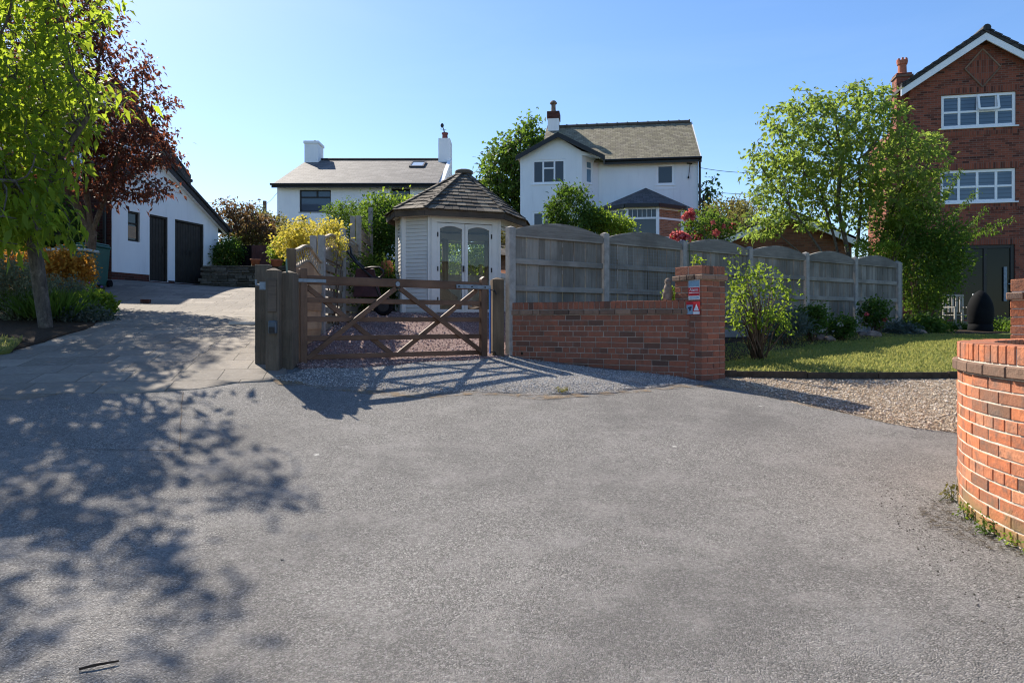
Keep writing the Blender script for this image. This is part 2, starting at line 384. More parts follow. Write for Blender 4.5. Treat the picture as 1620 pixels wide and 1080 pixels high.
# timber, metal, misc
M['fence_v'] = wood('weathered_fence_boards', (.15, .137, .118), (.28, .26, .23), True, .8, (.1, .095, .082))
M['fence_h'] = wood('weathered_fence_rails', (.15, .138, .12), (.29, .27, .24), False, .8, (.1, .095, .085))
M['old_v'] = wood('old_sleeper', (.05, .036, .025), (.145, .115, .085), True, .85, (.05, .045, .033))
M['gate_h'] = wood('gate_rails', (.085, .046, .028), (.165, .092, .058), False, .6)
M['gate_v'] = wood('gate_stiles', (.085, .048, .03), (.17, .098, .062), True, .6)
M['post_v'] = wood('gate_post_wood', (.08, .056, .035), (.17, .12, .075))
M['newwood'] = wood('new_panel_wood', (.36, .21, .11), (.56, .37, .21), False, .7, (.3, .18, .1))
M['trelliswood'] = wood('trellis_wood', (.3, .24, .17), (.48, .4, .29), True, .7)
M['greywood'] = wood('grey_hitmiss_wood', (.17, .15, .12), (.33, .29, .23), False)
M['concrete'] = plain('concrete_post', (.3, .285, .265), .9, .22, 9, .15, 0, .5)
M['galv'] = plain('galvanised', (.2, .24, .28), .55, .25, 14, .4, .4)
M['iron'] = plain('dark_iron', (.03, .028, .028), .5, .3, 14, .4, .5)
M['terracotta'] = plain('terracotta', (.34, .13, .075), .85, .2, 9, .2, 0, .3)
M['claypot'] = plain('clay_chimney_pot', (.42, .15, .09), .85, .2, 9, .2, 0, .3)
M['bin_green'] = plain('bin_green', (.02, .1, .085), .45, .12, 5, .4)
M['bin_lid'] = plain('bin_lid', (.3, .36, .36), .4, .12, 5, .4)
M['black_fabric'] = plain('black_fabric', (.008, .009, .011), .85, .3, 3, .1, 0, .4)
M['maroon'] = plain('maroon_tray', (.07, .025, .025), .5, .3, 7, .35)
M['rug'] = plain('brown_cloth', (.13, .06, .055), .95, .25, 4, .05, 0, .6)
M['rug_dark'] = plain('dark_cloth', (.015, .011, .012), .95, .25, 4, .05, 0, .6)
M['blue'] = plain('blue_plastic', (.02, .16, .6), .4, .08, 5, .4)
M['keypad'] = plain('keypad_plastic', (.06, .085, .11), .45, .2, 8, .4)
M['sign_red'] = plain('sign_red', (.5, .02, .03), .4, .06, 9, .4)
M['sign_white'] = plain('sign_white', (.65, .68, .7), .4, .06, 9, .4)
M['sign_blue'] = plain('sign_blue_grey', (.2, .32, .42), .4, .15, 30, .4)
M['sign_dark'] = plain('sign_dark', (.02, .03, .07), .4, .1, 9, .4)
M['curtain'] = None
g = G('curtain'); w = g.noise(1, 3, .5, g.map((26, 26, .4)))
M['curtain'] = g.done(g.ramp(w, [(.3, (.22, .17, .12)), (.7, (.5, .42, .32))]), .9, g.bump(w, .6, .02), .1)
M['wicker'] = plain('wicker', (.4, .28, .19), .8, .3, 60, .2, 0, .8)
M['inner_wall'] = plain('inner_wall', (.8, .75, .66), .7, .06, 3)
M['stone'] = plain('garden_stone', (.2, .15, .12), .9, .4, 8, .1, 0, .7)
M['pale_stone'] = plain('pale_slab', (.5, .48, .45), .9, .15, 8, .1, 0, .5)
M['figure'] = plain('weathered_figure', (.2, .16, .13), .9, .35, 30, .1, 0, .6)
M['grey_paint'] = plain('grey_garden_wood', (.3, .29, .27), .8, .2, 9)
M['deck'] = wood('deck_board', (.17, .165, .16), (.3, .29, .28), False)
M['stick'] = plain('dead_stick', (.05, .035, .025), .9, .3, 20, .1)
M['bark_grey'] = bark('bark_grey', (.045, .04, .036), (.13, .115, .1))
M['bark_brown'] = bark('bark_brown', (.05, .034, .025), (.15, .105, .075))
M['stem_green'] = plain('green_stem', (.07, .1, .03), .7)
# foliage
M['lf_cherry'] = leafmat('cherry_leaf', [(.045, .095, .016), (.075, .145, .024), (.115, .185, .035)], (.5, .64, .05), .55)
M['lf_plum'] = leafmat('plum_leaf', [(.03, .014, .014), (.065, .028, .022), (.12, .05, .034)], (.36, .12, .065), .34)
M['lf_rowan'] = leafmat('rowan_leaf', [(.075, .12, .026), (.12, .18, .04), (.17, .21, .06)], (.42, .56, .09), .48)
M['lf_dark'] = leafmat('dark_leaf', [(.024, .058, .013), (.042, .09, .02), (.068, .12, .028)], (.16, .28, .03), .35)
M['lf_mid'] = leafmat('mid_leaf', [(.03, .065, .015), (.05, .095, .02), (.08, .125, .03)], (.22, .36, .04), .4)
M['lf_bright'] = leafmat('bright_leaf', [(.06, .11, .015), (.095, .16, .02), (.14, .19, .035)], (.4, .55, .05), .45)
M['lf_yellow'] = leafmat('yellow_leaf', [(.24, .2, .03), (.4, .33, .04), (.5, .45, .09)], (.8, .68, .1), .4)
M['lf_olive'] = leafmat('olive_leaf', [(.07, .075, .03), (.11, .105, .04), (.16, .13, .05)], (.32, .3, .08), .4)
M['lf_rust'] = leafmat('rust_leaf', [(.06, .04, .025), (.1, .06, .035), (.12, .09, .04)], (.28, .17, .07), .35)
M['lf_copper'] = leafmat('copper_leaf', [(.2, .09, .016), (.36, .17, .025), (.48, .27, .045)], (.8, .38, .06), .42)
M['lf_silver'] = leafmat('silver_leaf', [(.09, .11, .075), (.14, .165, .11), (.2, .22, .16)], (.25, .3, .15), .3)
M['lf_blue'] = leafmat('lavender_leaf', [(.06, .085, .07), (.09, .115, .1), (.13, .15, .13)], (.14, .2, .12), .3)
M['petal_pink'] = leafmat('pink_petal', [(.45, .06, .09), (.6, .12, .13), (.7, .22, .2)], (.8, .25, .22), .35)
M['petal_white'] = leafmat('white_petal', [(.5, .45, .38), (.65, .62, .55), (.75, .72, .68)], (.7, .68, .6), .3)
M['petal_purple'] = leafmat('purple_petal', [(.12, .05, .25), (.17, .08, .32), (.22, .12, .38)], (.3, .15, .5), .3)
M['grass'] = leafmat('grass_blade', [(.1, .15, .028), (.18, .22, .052), (.31, .31, .115)], (.56, .54, .16), .4, .6, .05)

# ------------------------------------------------------------------ terrain
ANCH = [(0, -10, -1.7), (-10, -10, -1.55), (10, -10, -1.75), (0, 0, -1.4), (-4, 0, -1.35), (4, 0, -1.36), (2.74, 3.66, -1.22), (3.07, 4.7, -1.2), (4.15, 6.4, -1.04),
        (0, 4, -1.25), (-3, 4, -1.2), (2.5, 8.5, -.76), (6, 9, -.74), (0, 9.8, -.53), (-2.65, 7.7, -.59), (-1.5, 7.7, -.76), (.28, 7.6, -.81), (1.39, 7.9, -.79), (2.2, 8.35, -.745),
        (-1.4, 8.9, -.54), (-3.2, 7.2, -.67), (-4.9, 6.5, -.71), (-6.4, 8.5, -.39), (-6.6, 10.5, -.1), (-8.3, 14, .27), (-7.3, 10.6, -.08), (-9, 6.5, -.6), (-9.9, 16, .7),
        (-11.2, 19.1, 1.2), (-10.05, 23.3, 1.23), (-8, 22, 1.12), (-5, 22, 1.15), (-1.6, 13.2, .15), (-.2, 13.7, .16), (.5, 16, .4), (-2.4, 14.2, .22), (1.5, 11.05, -.38), (4.55, 13.1, -.36), (9.1, 16.1, -.3),
        (8, 12, -.47), (13, 18, -.32), (14.5, 24.3, -.15), (20, 23, -.15), (13, 10, -.6), (8, 5, -1.1), (-8, 34, 3.0), (4, 34, 2.4), (0, 60, 5.5), (-30, 60, 7), (30, 60, 4), (30, 20, 0), (-30, 20, 2),
        (-30, 0, -.6), (30, 0, -1.4), (-12, 10, .2), (-14, 16, 1.0), (7.5, 21, .3), (-30, -30, -3), (30, -30, -3)]
_A = np.array(ANCH, float); _n = len(_A)
def _k(d2): return np.where(d2 > 0, .5 * d2 * np.log(np.maximum(d2, 1e-12)), 0)
_d2 = ((_A[:, None, :2] - _A[None, :, :2]) ** 2).sum(-1)
_P = np.c_[np.ones(_n), _A[:, :2]]
_S = np.zeros((_n + 3, _n + 3)); _S[:_n, :_n] = _k(_d2) + np.eye(_n) * .06; _S[:_n, _n:] = _P; _S[_n:, :_n] = _P.T
_W = np.linalg.solve(_S, np.r_[_A[:, 2], 0, 0, 0])
def gz(xy):
    xy = np.clip(np.atleast_2d(np.asarray(xy, float))[:, :2], (-60, -40), (60, 75))
    d2 = ((xy[:, None, :] - _A[None, :, :2]) ** 2).sum(-1)
    return _k(d2) @ _W[:_n] + _W[_n] + xy @ _W[_n + 1:]
def gh(x, y): return float(gz([(x, y)])[0])

def inside(poly, pts):
    P = np.asarray(poly, float); x, y = pts[:, 0], pts[:, 1]; c = np.zeros(len(pts), bool); j = len(P) - 1
    for i in range(len(P)):
        xi, yi, xj, yj = *P[i], *P[j]
        c ^= ((yi > y) != (yj > y)) & (x < (xj - xi) * (y - yi) / (yj - yi + 1e-12) + xi); j = i
    return c

def rough_edge(poly, step=.25, amp=.05, seed=0):
    rg = np.random.default_rng(seed); out = []
    for i in range(len(poly)):
        a, b = np.array(poly[i], float), np.array(poly[(i + 1) % len(poly)], float)
        k = max(1, int(np.linalg.norm(b - a) / step))
        for t in range(k):
            q = a + (b - a) * t / k
            out.append(tuple(q + (rg.normal(0, amp, 2) if amp else 0)))
    return out

def sheet(name, poly, step, off, mat, amp=.0, seed=0, extra=None, skirt=True):
    bd = rough_edge(poly, step, amp, seed)
    P = np.array(bd); lo, hi = P.min(0), P.max(0)
    gx, gy = np.meshgrid(np.arange(lo[0], hi[0], step), np.arange(lo[1], hi[1], step)); q = np.c_[gx.ravel(), gy.ravel()]
    q = q[inside(bd, q)]
    pts = [Vector(p) for p in bd] + [Vector(p) for p in q.tolist()]
    r = delaunay_2d_cdt(pts, [], [list(range(len(bd)))], 1, 1e-5)
    v2 = np.array([tuple(v) for v in r[0]]); z = gz(v2) + off
    if extra is not None: z = z + extra(v2)
    me = bpy.data.meshes.new(name); me.from_pydata(np.c_[v2, z].tolist(), [], [list(f) for f in r[2]]); me.materials.append(mat)
    for p in me.polygons: p.use_smooth = True
    o = link_mesh(name, me); o['kind'] = 'structure'
    if len(me.polygons) and me.polygons[0].normal.z < 0: me.flip_normals()
    if skirt:
        bm = bmesh.new(); bm.from_mesh(me); r_ = bmesh.ops.extrude_edge_only(bm, edges=[e for e in bm.edges if len(e.link_faces) == 1])
        for v in [q for q in r_['geom'] if isinstance(q, bmesh.types.BMVert)]: v.co.z -= .04
        bm.to_mesh(me); bm.free()
    return o

xs = np.r_[np.linspace(-900, -60, 8)[:-1], np.arange(-60, 61, 2.0), np.linspace(60, 900, 8)[1:]]
ys = np.r_[np.linspace(-900, -40, 8)[:-1], np.arange(-40, 76, 2.0), np.linspace(75, 900, 8)[1:]]
gx, gy = np.meshgrid(xs, ys); V = np.c_[gx.ravel(), gy.ravel()]; z = gz(V) - .1
nx = len(xs); F = [(j * nx + i, j * nx + i + 1, (j + 1) * nx + i + 1, (j + 1) * nx + i) for j in range(len(ys) - 1) for i in range(nx - 1)]
me = bpy.data.meshes.new('ground'); me.from_pydata(np.c_[V, z].tolist(), [], F); me.materials.append(M['ground'])
for p in me.polygons: p.use_smooth = True
link_mesh('ground', me)['kind'] = 'structure'

def feather(line, d=.3, h=.011):
    L = np.array(line, float)
    def f(v):
        b = np.full(len(v), 9e9)
        for a, c in zip(L, L[1:]):
            t = np.clip(((v - a) @ (c - a)) / ((c - a) @ (c - a)), 0, 1); b = np.minimum(b, np.linalg.norm(v - (a + t[:, None] * (c - a)), axis=1))
        return -h * np.exp(-(b / d) ** 2)
    return f
EDGE = [(2.62, 8.3), (2.2, 8.33), (1.39, 7.9), (.9, 7.72), (.28, 7.6), (-.4, 7.75), (-.9, 7.62), (-1.5, 7.66), (-2.1, 7.5), (-2.6, 7.6)]
LEFT = [(-3.2, 7.2), (-4.9, 6.5), (-9, 5.7), (-16, 5.0)]
asph = [(-16, -14), (16, -14), (16, 6.3), (4.6, 6.8), (3.2, 8.8), (0, 9.6), (-2.4, 8.6), (-3.4, 7.6), (-5, 6.9), (-9, 6.1), (-16, 5.4)]
sheet('asphalt_road', asph, .45, .0, M['asphalt'])
drive = [(-16, 4.8), (-9, 5.5), (-4.9, 6.4), (-3.2, 7.1), (-2.62, 7.55), (-2.75, 8.5), (-3.05, 12), (-3.5, 17), (-4.5, 22.6), (-9.9, 24), (-11.4, 19.1), (-13, 19.4), (-10.2, 16.8), (-8.5, 14), (-7.3, 11.8), (-6.6, 10.3), (-6.35, 8.6), (-7.4, 7.6), (-9, 6.9), (-16, 6.4)]
sheet('paved_driveway', drive, .3, .004, M['paving'], .055, 2)
bed = [(-16, 6.2), (-9, 6.7), (-7.3, 7.4), (-6.3, 8.5), (-6.5, 10.4), (-7.2, 11.9), (-8.4, 14.1), (-10.1, 16.9), (-12.9, 19.5), (-16, 19)]
sheet('flower_bed_soil', bed, .5, .02, M['soil'], .03, 3)
verge = [(-16, 6.15), (-9, 6.6), (-7.2, 7.35), (-6.25, 8.5), (-6.7, 9.35), (-9, 9.4), (-16, 9.2)]
sheet('grass_verge', verge, .4, .045, M['lawn'], .03, 5)
apron = [(-2.6, 7.58)] + EDGE[::-1][1:-1] + [(2.4, 8.55), (.1, 9.95), (-.2, 10.0), (-2.4, 8.2)]
sheet('gravel_apron', apron, .2, .012, M['gravel_grey'], .05, 7, feather(EDGE))
pink = [(-2.45, 8.02), (-.2, 9.75), (.05, 10.05), (1.6, 11.1), (2.4, 17), (-3.3, 17), (-2.95, 11), (-2.72, 8.3)]
sheet('pink_gravel', pink, .3, .024, M['gravel_pink'], .03, 9)
buff = [(2.55, 8.3), (3.85, 6.6), (4.7, 6.1), (9, 5.8), (16, 5.7), (16, 9.4), (6, 9.4), (3.0, 9.4), (2.3, 9.1)]
sheet('gravel_driveway', buff, .25, .013, M['gravel_buff'], .04, 11, feather([(2.55, 8.3), (3.85, 6.6), (4.7, 6.1), (9, 5.8)]))
lawn = [(2.85, 9.0), (6, 9.06), (16, 9.06), (18, 19.5), (10, 19.5), (9.0, 15.9), (4.5, 12.95), (1.6, 10.9), (2.3, 9.2)]
sheet('lawn', lawn, .4, .07, M['lawn'], .012, 13)
fbed = [(.2, 9.95), (2.45, 8.95), (3.6, 10.4), (5.6, 12.4), (8.2, 14.1), (10.3, 15.4), (12.8, 17.6), (12.4, 18.4), (9.2, 16.2), (4.5, 13.1), (1.5, 11.1)]
sheet('border_soil', fbed, .4, .09, M['soil'], .05, 15)

# ------------------------------------------------------------------ helpers: foliage
def leaf_mesh(name, pos, dirs, L, W, mat, parent, rg, droop=.25, fold=.18, var=.3, flat=.0):
    """many small folded leaves; every leaf is its own island"""
    n = len(pos); off = np.array(top(parent).location) if parent else np.zeros(3)
    d = dirs / (np.linalg.norm(dirs, axis=1, keepdims=True) + 1e-9)
    s = 1 + rg.uniform(-var, var, n); Ls = (L * s)[:, None]; Ws = (W * s)[:, None]
    up = np.array([0, 0, 1.0]) + rg.normal(0, .75 * (1 - flat), (n, 3))
    sd = np.cross(d, up); sd /= np.linalg.norm(sd, axis=1, keepdims=True) + 1e-9
    nr = np.cross(sd, d)
    z = np.array([0, 0, 1.0])
    b = pos; mid = pos + d * Ls * .45 + nr * Ws * fold - z * droop * Ls * .2
    l = mid + sd * Ws * .5; r = mid - sd * Ws * .5; t = pos + d * Ls - z * droop * Ls
    v = np.stack([b, l, r, t], 1).reshape(-1, 3) - off
    i = np.arange(n)[:, None] * 4
    tri = np.concatenate([i + [0, 2, 1], i + [1, 2, 3]], 1).reshape(-1)
    me = bpy.data.meshes.new(name)
    me.vertices.add(4 * n); me.vertices.foreach_set('co', v.astype(np.float32).ravel())
    me.loops.add(6 * n); me.loops.foreach_set('vertex_index', tri.astype(np.int32))
    me.polygons.add(2 * n); me.polygons.foreach_set('loop_start', np.arange(0, 6 * n, 3, dtype=np.int32))
    me.polygons.foreach_set('loop_total', np.full(2 * n, 3, np.int32))
    me.update(calc_edges=True); me.materials.append(mat)
    return link_mesh(name, me, parent)

def in_ells(ells, n, rg, shell=0.0):
    """points inside a union of ellipsoids (cx,cy,cz,rx,ry,rz[,weight])"""
    w = np.array([(e[6] if len(e) > 6 else 1) * e[3] * e[4] * e[5] for e in ells]); w /= w.sum(); out = []
    for e, k in zip(ells, rg.multinomial(n, w)):
        u = rg.normal(size=(k, 3)); u /= np.linalg.norm(u, axis=1, keepdims=True)
        r = rg.uniform(shell ** 3, 1, k) ** (1 / 3)
        out.append(np.array(e[:3]) + u * r[:, None] * np.array(e[3:6]))
    return np.concatenate(out)

def colonize(trunk, ells, n_attr, step, kill, rg, infl=9e9, grav=0.0, maxit=110):
    A = in_ells(ells, n_attr, rg); N = []; par = []
    for line in trunk:
        for j in range(len(line) - 1):
            a, b = np.array(line[j]), np.array(line[j + 1]); k = max(1, int(np.linalg.norm(b - a) / step))
            for t in range(k + 1):
                if j and t == 0: continue
                q = a + (b - a) * t / k
                if j == 0 and t == 0:
                    if N:
                        i0 = int(np.argmin(((np.array(N) - q) ** 2).sum(1)))
                        if np.linalg.norm(np.array(N[i0]) - q) < step * 1.5: last = i0; continue
                    N.append(q); par.append(-1); last = len(N) - 1; continue
                N.append(q); par.append(last); last = len(N) - 1
    N = [np.array(q) for q in N]; kids = [0] * len(N)
    X = np.array(N); dm = ((A[:, None] - X[None]) ** 2).sum(-1); ni = dm.argmin(1); nd = np.sqrt(dm.min(1)); alive = nd > kill
    for it in range(maxit):
        act = alive & (nd < infl)
        if not act.any(): break
        D = np.zeros((len(N), 3)); v = (A[act] - np.array(N)[ni[act]]) / nd[act][:, None]
        np.add.at(D, ni[act], v); new = []
        for i in np.unique(ni[act]):
            if kids[i] >= 4: continue
            d = D[i] + rg.normal(0, .22, 3) + np.array([0, 0, grav]); l = np.linalg.norm(d)
            if l < 1e-6: continue
            N.append(N[i] + d / l * step); par.append(int(i)); kids[i] += 1; kids.append(0); new.append(len(N) - 1)
        if not new: break
        X = np.array([N[j] for j in new]); dm = ((A[:, None] - X[None]) ** 2).sum(-1)
        bi = dm.argmin(1); bd = np.sqrt(dm.min(1)); up = bd < nd
        nd[up] = bd[up]; ni[up] = np.array(new)[bi[up]]; alive &= nd > kill
    return np.array(N), np.array(par)

def branch_mb(N, par, rbase, tip=.004, ex=2.3, minr=0.0, sides=5):
    n = len(N); acc = np.zeros(n); ch = [[] for _ in range(n)]
    for i in range(n):
        if par[i] >= 0: ch[par[i]].append(i)
    for i in range(n - 1, -1, -1):
        if not ch[i]: acc[i] = 1
        if par[i] >= 0: acc[par[i]] += acc[i]
    rad = acc ** (1 / ex); root = max(rad[i] for i in range(n) if par[i] < 0)
    rad = np.maximum(tip, rad * rbase / root)
    mb = MB(); st = [(i, -1) for i in range(n) if par[i] < 0]
    while st:
        i, p = st.pop(); pts = []; rs = []
        if p >= 0: pts.append(N[p]); rs.append(min(rad[p], rad[i] * 1.25))
        while True:
            pts.append(N[i]); rs.append(rad[i])
            if not ch[i]: break
            k = max(ch[i], key=lambda q: acc[q])
            for q in ch[i]:
                if q != k: st.append((q, i))
            i = k
        if len(pts) > 1 and max(rs) >= minr: mb.tube(pts, rs, 9 if max(rs) > .05 else sides)
    return mb, rad, ch

def tree(name, label, cat, trunk, ells, n_attr, step, kill, rbase, leaf, barkm, seed, per=6, L=.1, W=.05, spread=.12, thr=.012, droop=.25, grav=0.0, group=None, var=.35, frac=1.0, flatz=1.0):
    rg = np.random.default_rng(seed)
    b = trunk[0][0]; root = thing(name, label, cat, tuple(b), group)
    N, par = colonize(trunk, ells, n_attr, step, kill, rg, grav=grav)
    mb, rad, ch = branch_mb(N, par, rbase)
    mb.build('trunk', barkm, root, smooth=True, recalc=False)
    thr = 2.0 * rad.min(); idx = np.array([i for i in range(len(N)) if rad[i] < thr and par[i] >= 0]); idx = idx[rg.random(len(idx)) < frac]
    d = N[idx] - N[par[idx]]; P = np.repeat(N[idx], per, 0); Dd = np.repeat(d, per, 0)
    Dd = Dd / (np.linalg.norm(Dd, axis=1, keepdims=True) + 1e-9)
    r = rg.normal(size=P.shape); P = P + rg.normal(0, spread, P.shape) * (1, 1, flatz)
    leaf_mesh('crown', P, Dd * .7 + r * .8 + np.array([0, 0, -.15]), L, W, leaf, root, rg, droop, var=var)
    return root

def shrub(name, label, cat, base, ells, n_cl, per, L, W, leaf, seed, spread=.1, shell=.55, stem=None, droop=.2, group=None, nst=9, up=.3, blooms=None, sr=1.0):
    """stems fanning from the base to leaf clusters spread through the volume"""
    rg = np.random.default_rng(seed); root = thing(name, label, cat, tuple(base), group)
    C = in_ells(ells, n_cl, rg, shell); base = np.array(base, float)
    C[:, 2] = np.maximum(C[:, 2], base[2] + .03)
    mb = MB()
    for c in C[rg.choice(len(C), min(nst, len(C)), False)]:
        m = base * .45 + c * .55; m[2] = base[2] * .35 + c[2] * .65; j = base + rg.normal(0, .05, 3) * (1, 1, 0)
        mb.tube([j, m + rg.normal(0, .03, 3), c], [.014 * sr, .009 * sr, .003 * sr], 5)
    mb.build('stem', stem or M['bark_brown'], root, smooth=True, recalc=False)
    cen = np.array([sum(e[k] for e in ells) / len(ells) for k in range(3)])
    P = np.repeat(C, per, 0); o = P - cen; o /= np.linalg.norm(o, axis=1, keepdims=True) + 1e-9
    P = P + rg.normal(0, spread, P.shape); P[:, 2] = np.maximum(P[:, 2], base[2] + .02)
    leaf_mesh('foliage', P, o * .6 + rg.normal(0, .7, P.shape) + np.array([0, 0, up]), L, W, leaf, root, rg, droop)
    if blooms:
        bm_, nb, size, nm = blooms
        for k, c in enumerate(in_ells(ells, nb, rg, .9)):
            u = rg.normal(size=(26, 3)); u /= np.linalg.norm(u, axis=1, keepdims=True)
            leaf_mesh(nm, c + u * size * .25, u, size, size * .9, bm_, root, rg, .1, .3)
    return root

def spikes(name, label, cat, base, rx, ry, n, h, w, leaf, seed, lean=.35, group=None, flower=None):
    """an upright tuft of blades"""
    rg = np.random.default_rng(seed); root = thing(name, label, cat, tuple(base), group)
    P = np.array(base) + np.c_[rg.normal(0, rx * .5, n), rg.normal(0, ry * .5, n), np.zeros(n)]
    P[:, 2] = gz(P[:, :2]) + .06
    d = np.c_[(P[:, :2] - np.array(base)[:2]) * .6 / max(rx, ry) + rg.normal(0, lean, (n, 2)), np.ones(n)]
    leaf_mesh('foliage', P, d, h, w, leaf, root, rg, .12, .1, .4)
    if flower:
        k = n // 5; q = rg.choice(n, k); dd = d[q] / np.linalg.norm(d[q], axis=1, keepdims=True)
        leaf_mesh('flower', P[q] + dd * h * .95, rg.normal(size=(k, 3)) + (0, 0, 1), .05, .04, flower, root, rg)
    return root

# ------------------------------------------------------------------ helpers: building parts
def window(fr, parent, x0, x1, z0, z1, y, cols=(1,), rows=None, fm=None, pm=None, fw=.055, sill=None, dep=.06, name='window'):
    """frame (part) > pane, sill; cols = relative widths, rows[i] = heights of the transoms of column i"""
    fm = fm or M['upvc']; pm = pm or M['pane']
    mb = MB(fr); mb.box(x0, x0 + fw, y, y + dep, z0, z1); mb.box(x1 - fw, x1, y, y + dep, z0, z1)
    mb.box(x0 + fw, x1 - fw, y, y + dep, z0, z0 + fw); mb.box(x0 + fw, x1 - fw, y, y + dep, z1 - fw, z1)
    tot = sum(cols); xa = x0 + fw; W = x1 - x0 - 2 * fw; H = z1 - z0 - 2 * fw; acc = 0
    for i, c in enumerate(cols):
        xb = xa + W * c / tot
        if i < len(cols) - 1: mb.box(xb - fw * .42, xb + fw * .42, y + .004, y + dep - .004, z0 + fw, z1 - fw)
        for t in (rows[i] if rows else ()):
            zt = z0 + fw + H * t; mb.box(xa + (fw * .42 if i else 0), xb - (fw * .42 if i < len(cols) - 1 else 0), y + .007, y + dep - .007, zt - fw * .38, zt + fw * .38)
        xa = xb
    f = mb.build(name, fm, parent, bevel=.006)
    p = MB(fr); p.box(x0 + fw * .5, x1 - fw * .5, y + dep * .6, y + dep * .6 + .008, z0 + fw * .5, z1 - fw * .5); p.build('pane', pm, f)
    if sill:
        s = MB(fr); s.box(x0 - .07, x1 + .07, y - sill, y + .02, z0 - .05, z0 - .002); s.build('sill', fm if sill > 0 else fm, f, bevel=.006)
    return f

def roof_x(mb, x0, x1, ya, yr, yb, za, zr, zb, t):
    """two slopes, ridge along local x"""
    mb.prism([(ya, za), (yr, zr), (yr, zr - t), (ya, za - t)], x0, x1, 'x')
    mb.prism([(yr, zr), (yb, zb), (yb, zb - t), (yr, zr - t)], x0, x1, 'x')
def roof_y(mb, y0, y1, xa, xr, xb, za, zr, zb, t):
    mb.prism([(xa, za), (xr, zr), (xr, zr - t), (xa, za - t)], y0, y1, 'y')
    mb.prism([(xr, zr), (xb, zb), (xb, zb - t), (xr, zr - t)], y0, y1, 'y')

# ------------------------------------------------------------------ helpers: real brickwork
BL, BH, BW, J = .215, .065, .1025, .010
def brick(mb, fr_pts): mb.add(fr_pts, [(0, 3, 2, 1), (4, 5, 6, 7), (0, 1, 5, 4), (1, 2, 6, 5), (2, 3, 7, 6), (3, 0, 4, 7)])
def straight_brick(mb, x0, x1, y0, y1, z0, z1, rg):
    j = lambda: rg.uniform(-.003, .003)
    a, b = y0 + j(), y1 + j(); dz = j() * .5
    mb.box(x0 + j() * .5, x1 + j() * .5, a, b, z0 + dz, z1 + dz)

def course_lengths(total, first, rg, hdr):
    x = 0; out = []; unit = BW if hdr else BL
    if first: out.append((0, first)); x = first + J
    while x < total - .02:
        l = unit if hdr or rg.random() > .08 else BW
        e = min(x + l, total)
        if total - e < .05: e = total
        out.append((x, e)); x = e + J
    return out

def pillar(fr, parent, s, zb, zt, bricks, band, mort, rg, cap=True):
    """square pier in local coordinates 0..s"""
    b = MB(fr); bd = MB(fr); cp = MB(fr); z = zt
    if cap:
        k = round(s / .077); w = s / k
        z -= .105
        for i in range(k):                                          # brick-on-edge cap
            straight_brick(cp, i * w + .004, (i + 1) * w - .004, 0, s * .5 - .004, z, zt, rg); straight_brick(cp, i * w + .004, (i + 1) * w - .004, s * .5 + .004, s, z, zt, rg)
        z -= .012
        o = .028
        for side in range(4):                                       # projecting band
            for t in range(2):
                a0, a1 = -o + t * (s + 2 * o) / 2 + .004, -o + (t + 1) * (s + 2 * o) / 2 - .004
                if side == 0: straight_brick(bd, a0, a1, -o, .1, z - .062, z, rg)
                elif side == 1: straight_brick(bd, a0, a1, s - .1, s + o, z - .062, z, rg)
                elif side == 2: straight_brick(bd, -o, .06, max(a0, .11), min(a1, s - .11), z - .062, z, rg)
                else: straight_brick(bd, s - .06, s + o, max(a0, .11), min(a1, s - .11), z - .062, z, rg)
        z -= .072
    c = 0
    while z > zb:
        z0 = z - BH; L1 = s - BW - J
        segs = [(0, L1)] if False else ([(0, BL), (BL + J, L1)] if c % 2 == 0 else [(0, L1 - BL - J), (L1 - BL, L1)])
        for side in range(4):
            for a, e in segs:
                if c % 2: a, e = s - e, s - a
                if side == 0: straight_brick(b, a, e, 0, BW, z0, z, rg)
                elif side == 1: straight_brick(b, s - e, s - a, s - BW, s, z0, z, rg)
                elif side == 2: straight_brick(b, s - BW, s, a, e, z0, z, rg)
                else: straight_brick(b, 0, BW, s - e, s - a, z0, z, rg)
        z = z0 - J; c += 1
    m = MB(fr); m.box(.007, s - .007, .007, s - .007, zb, zt - .012)
    m.build('mortar', mort, parent); b.build('brickwork', bricks, parent, bevel=.003)
    if cap: bd.build('brick_band', band, parent, bevel=.006); cp.build('coping', bricks, parent, bevel=.004)

def facing(n, rg): pass

# ------------------------------------------------------------------ cottage on the left
rg = random.Random(4)
FC = Frame(-11.7, 34)
W_, D_, Z0, ZE, ZR = 8.15, 11.0, 2.2, 6.86, 9.28
ct = thing('cottage', 'long low white cottage with slate roof, skylight and two white chimneys', 'house', FC((4, 0, 3)))
mb = MB(FC)
w1 = (1.12, 2.68, 5.5, 6.6); w2 = (5.68, 6.62, 5.5, 6.66)
mb.wall([(0, Z0), (W_, Z0), (W_, ZE), (0, ZE)], [w1, w2], 0, .14)
gp = [(0, Z0), (D_, Z0), (D_, ZE), (D_ / 2, ZR - .05), (0, ZE)]
for x in (0, W_): mb.add([(x, p[0], p[1]) for p in gp], [(0, 1, 2, 3, 4)])
mb.quad((0, D_, Z0), (W_, D_, Z0), (W_, D_, ZE), (0, D_, ZE))
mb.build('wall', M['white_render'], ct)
mb = MB(FC); roof_x(mb, -.12, W_ - .12, -.3, D_ / 2, D_ + .3, ZE - .02, ZR + .12, ZE - .02, .1)
rf = mb.build('roof', M['slate'], ct)
mb = MB(FC); mb.box(-.14, W_ + .02, D_ / 2 - .14, D_ / 2 + .14, ZR + .06, ZR + .2); mb.build('ridge', M['dark_tile'], rf, bevel=.05)
mb = MB(FC); mb.box(-.16, W_ - .05, -.36, -.305, ZE - .22, ZE - .03); mb.build('fascia', M['black_paint'], rf)
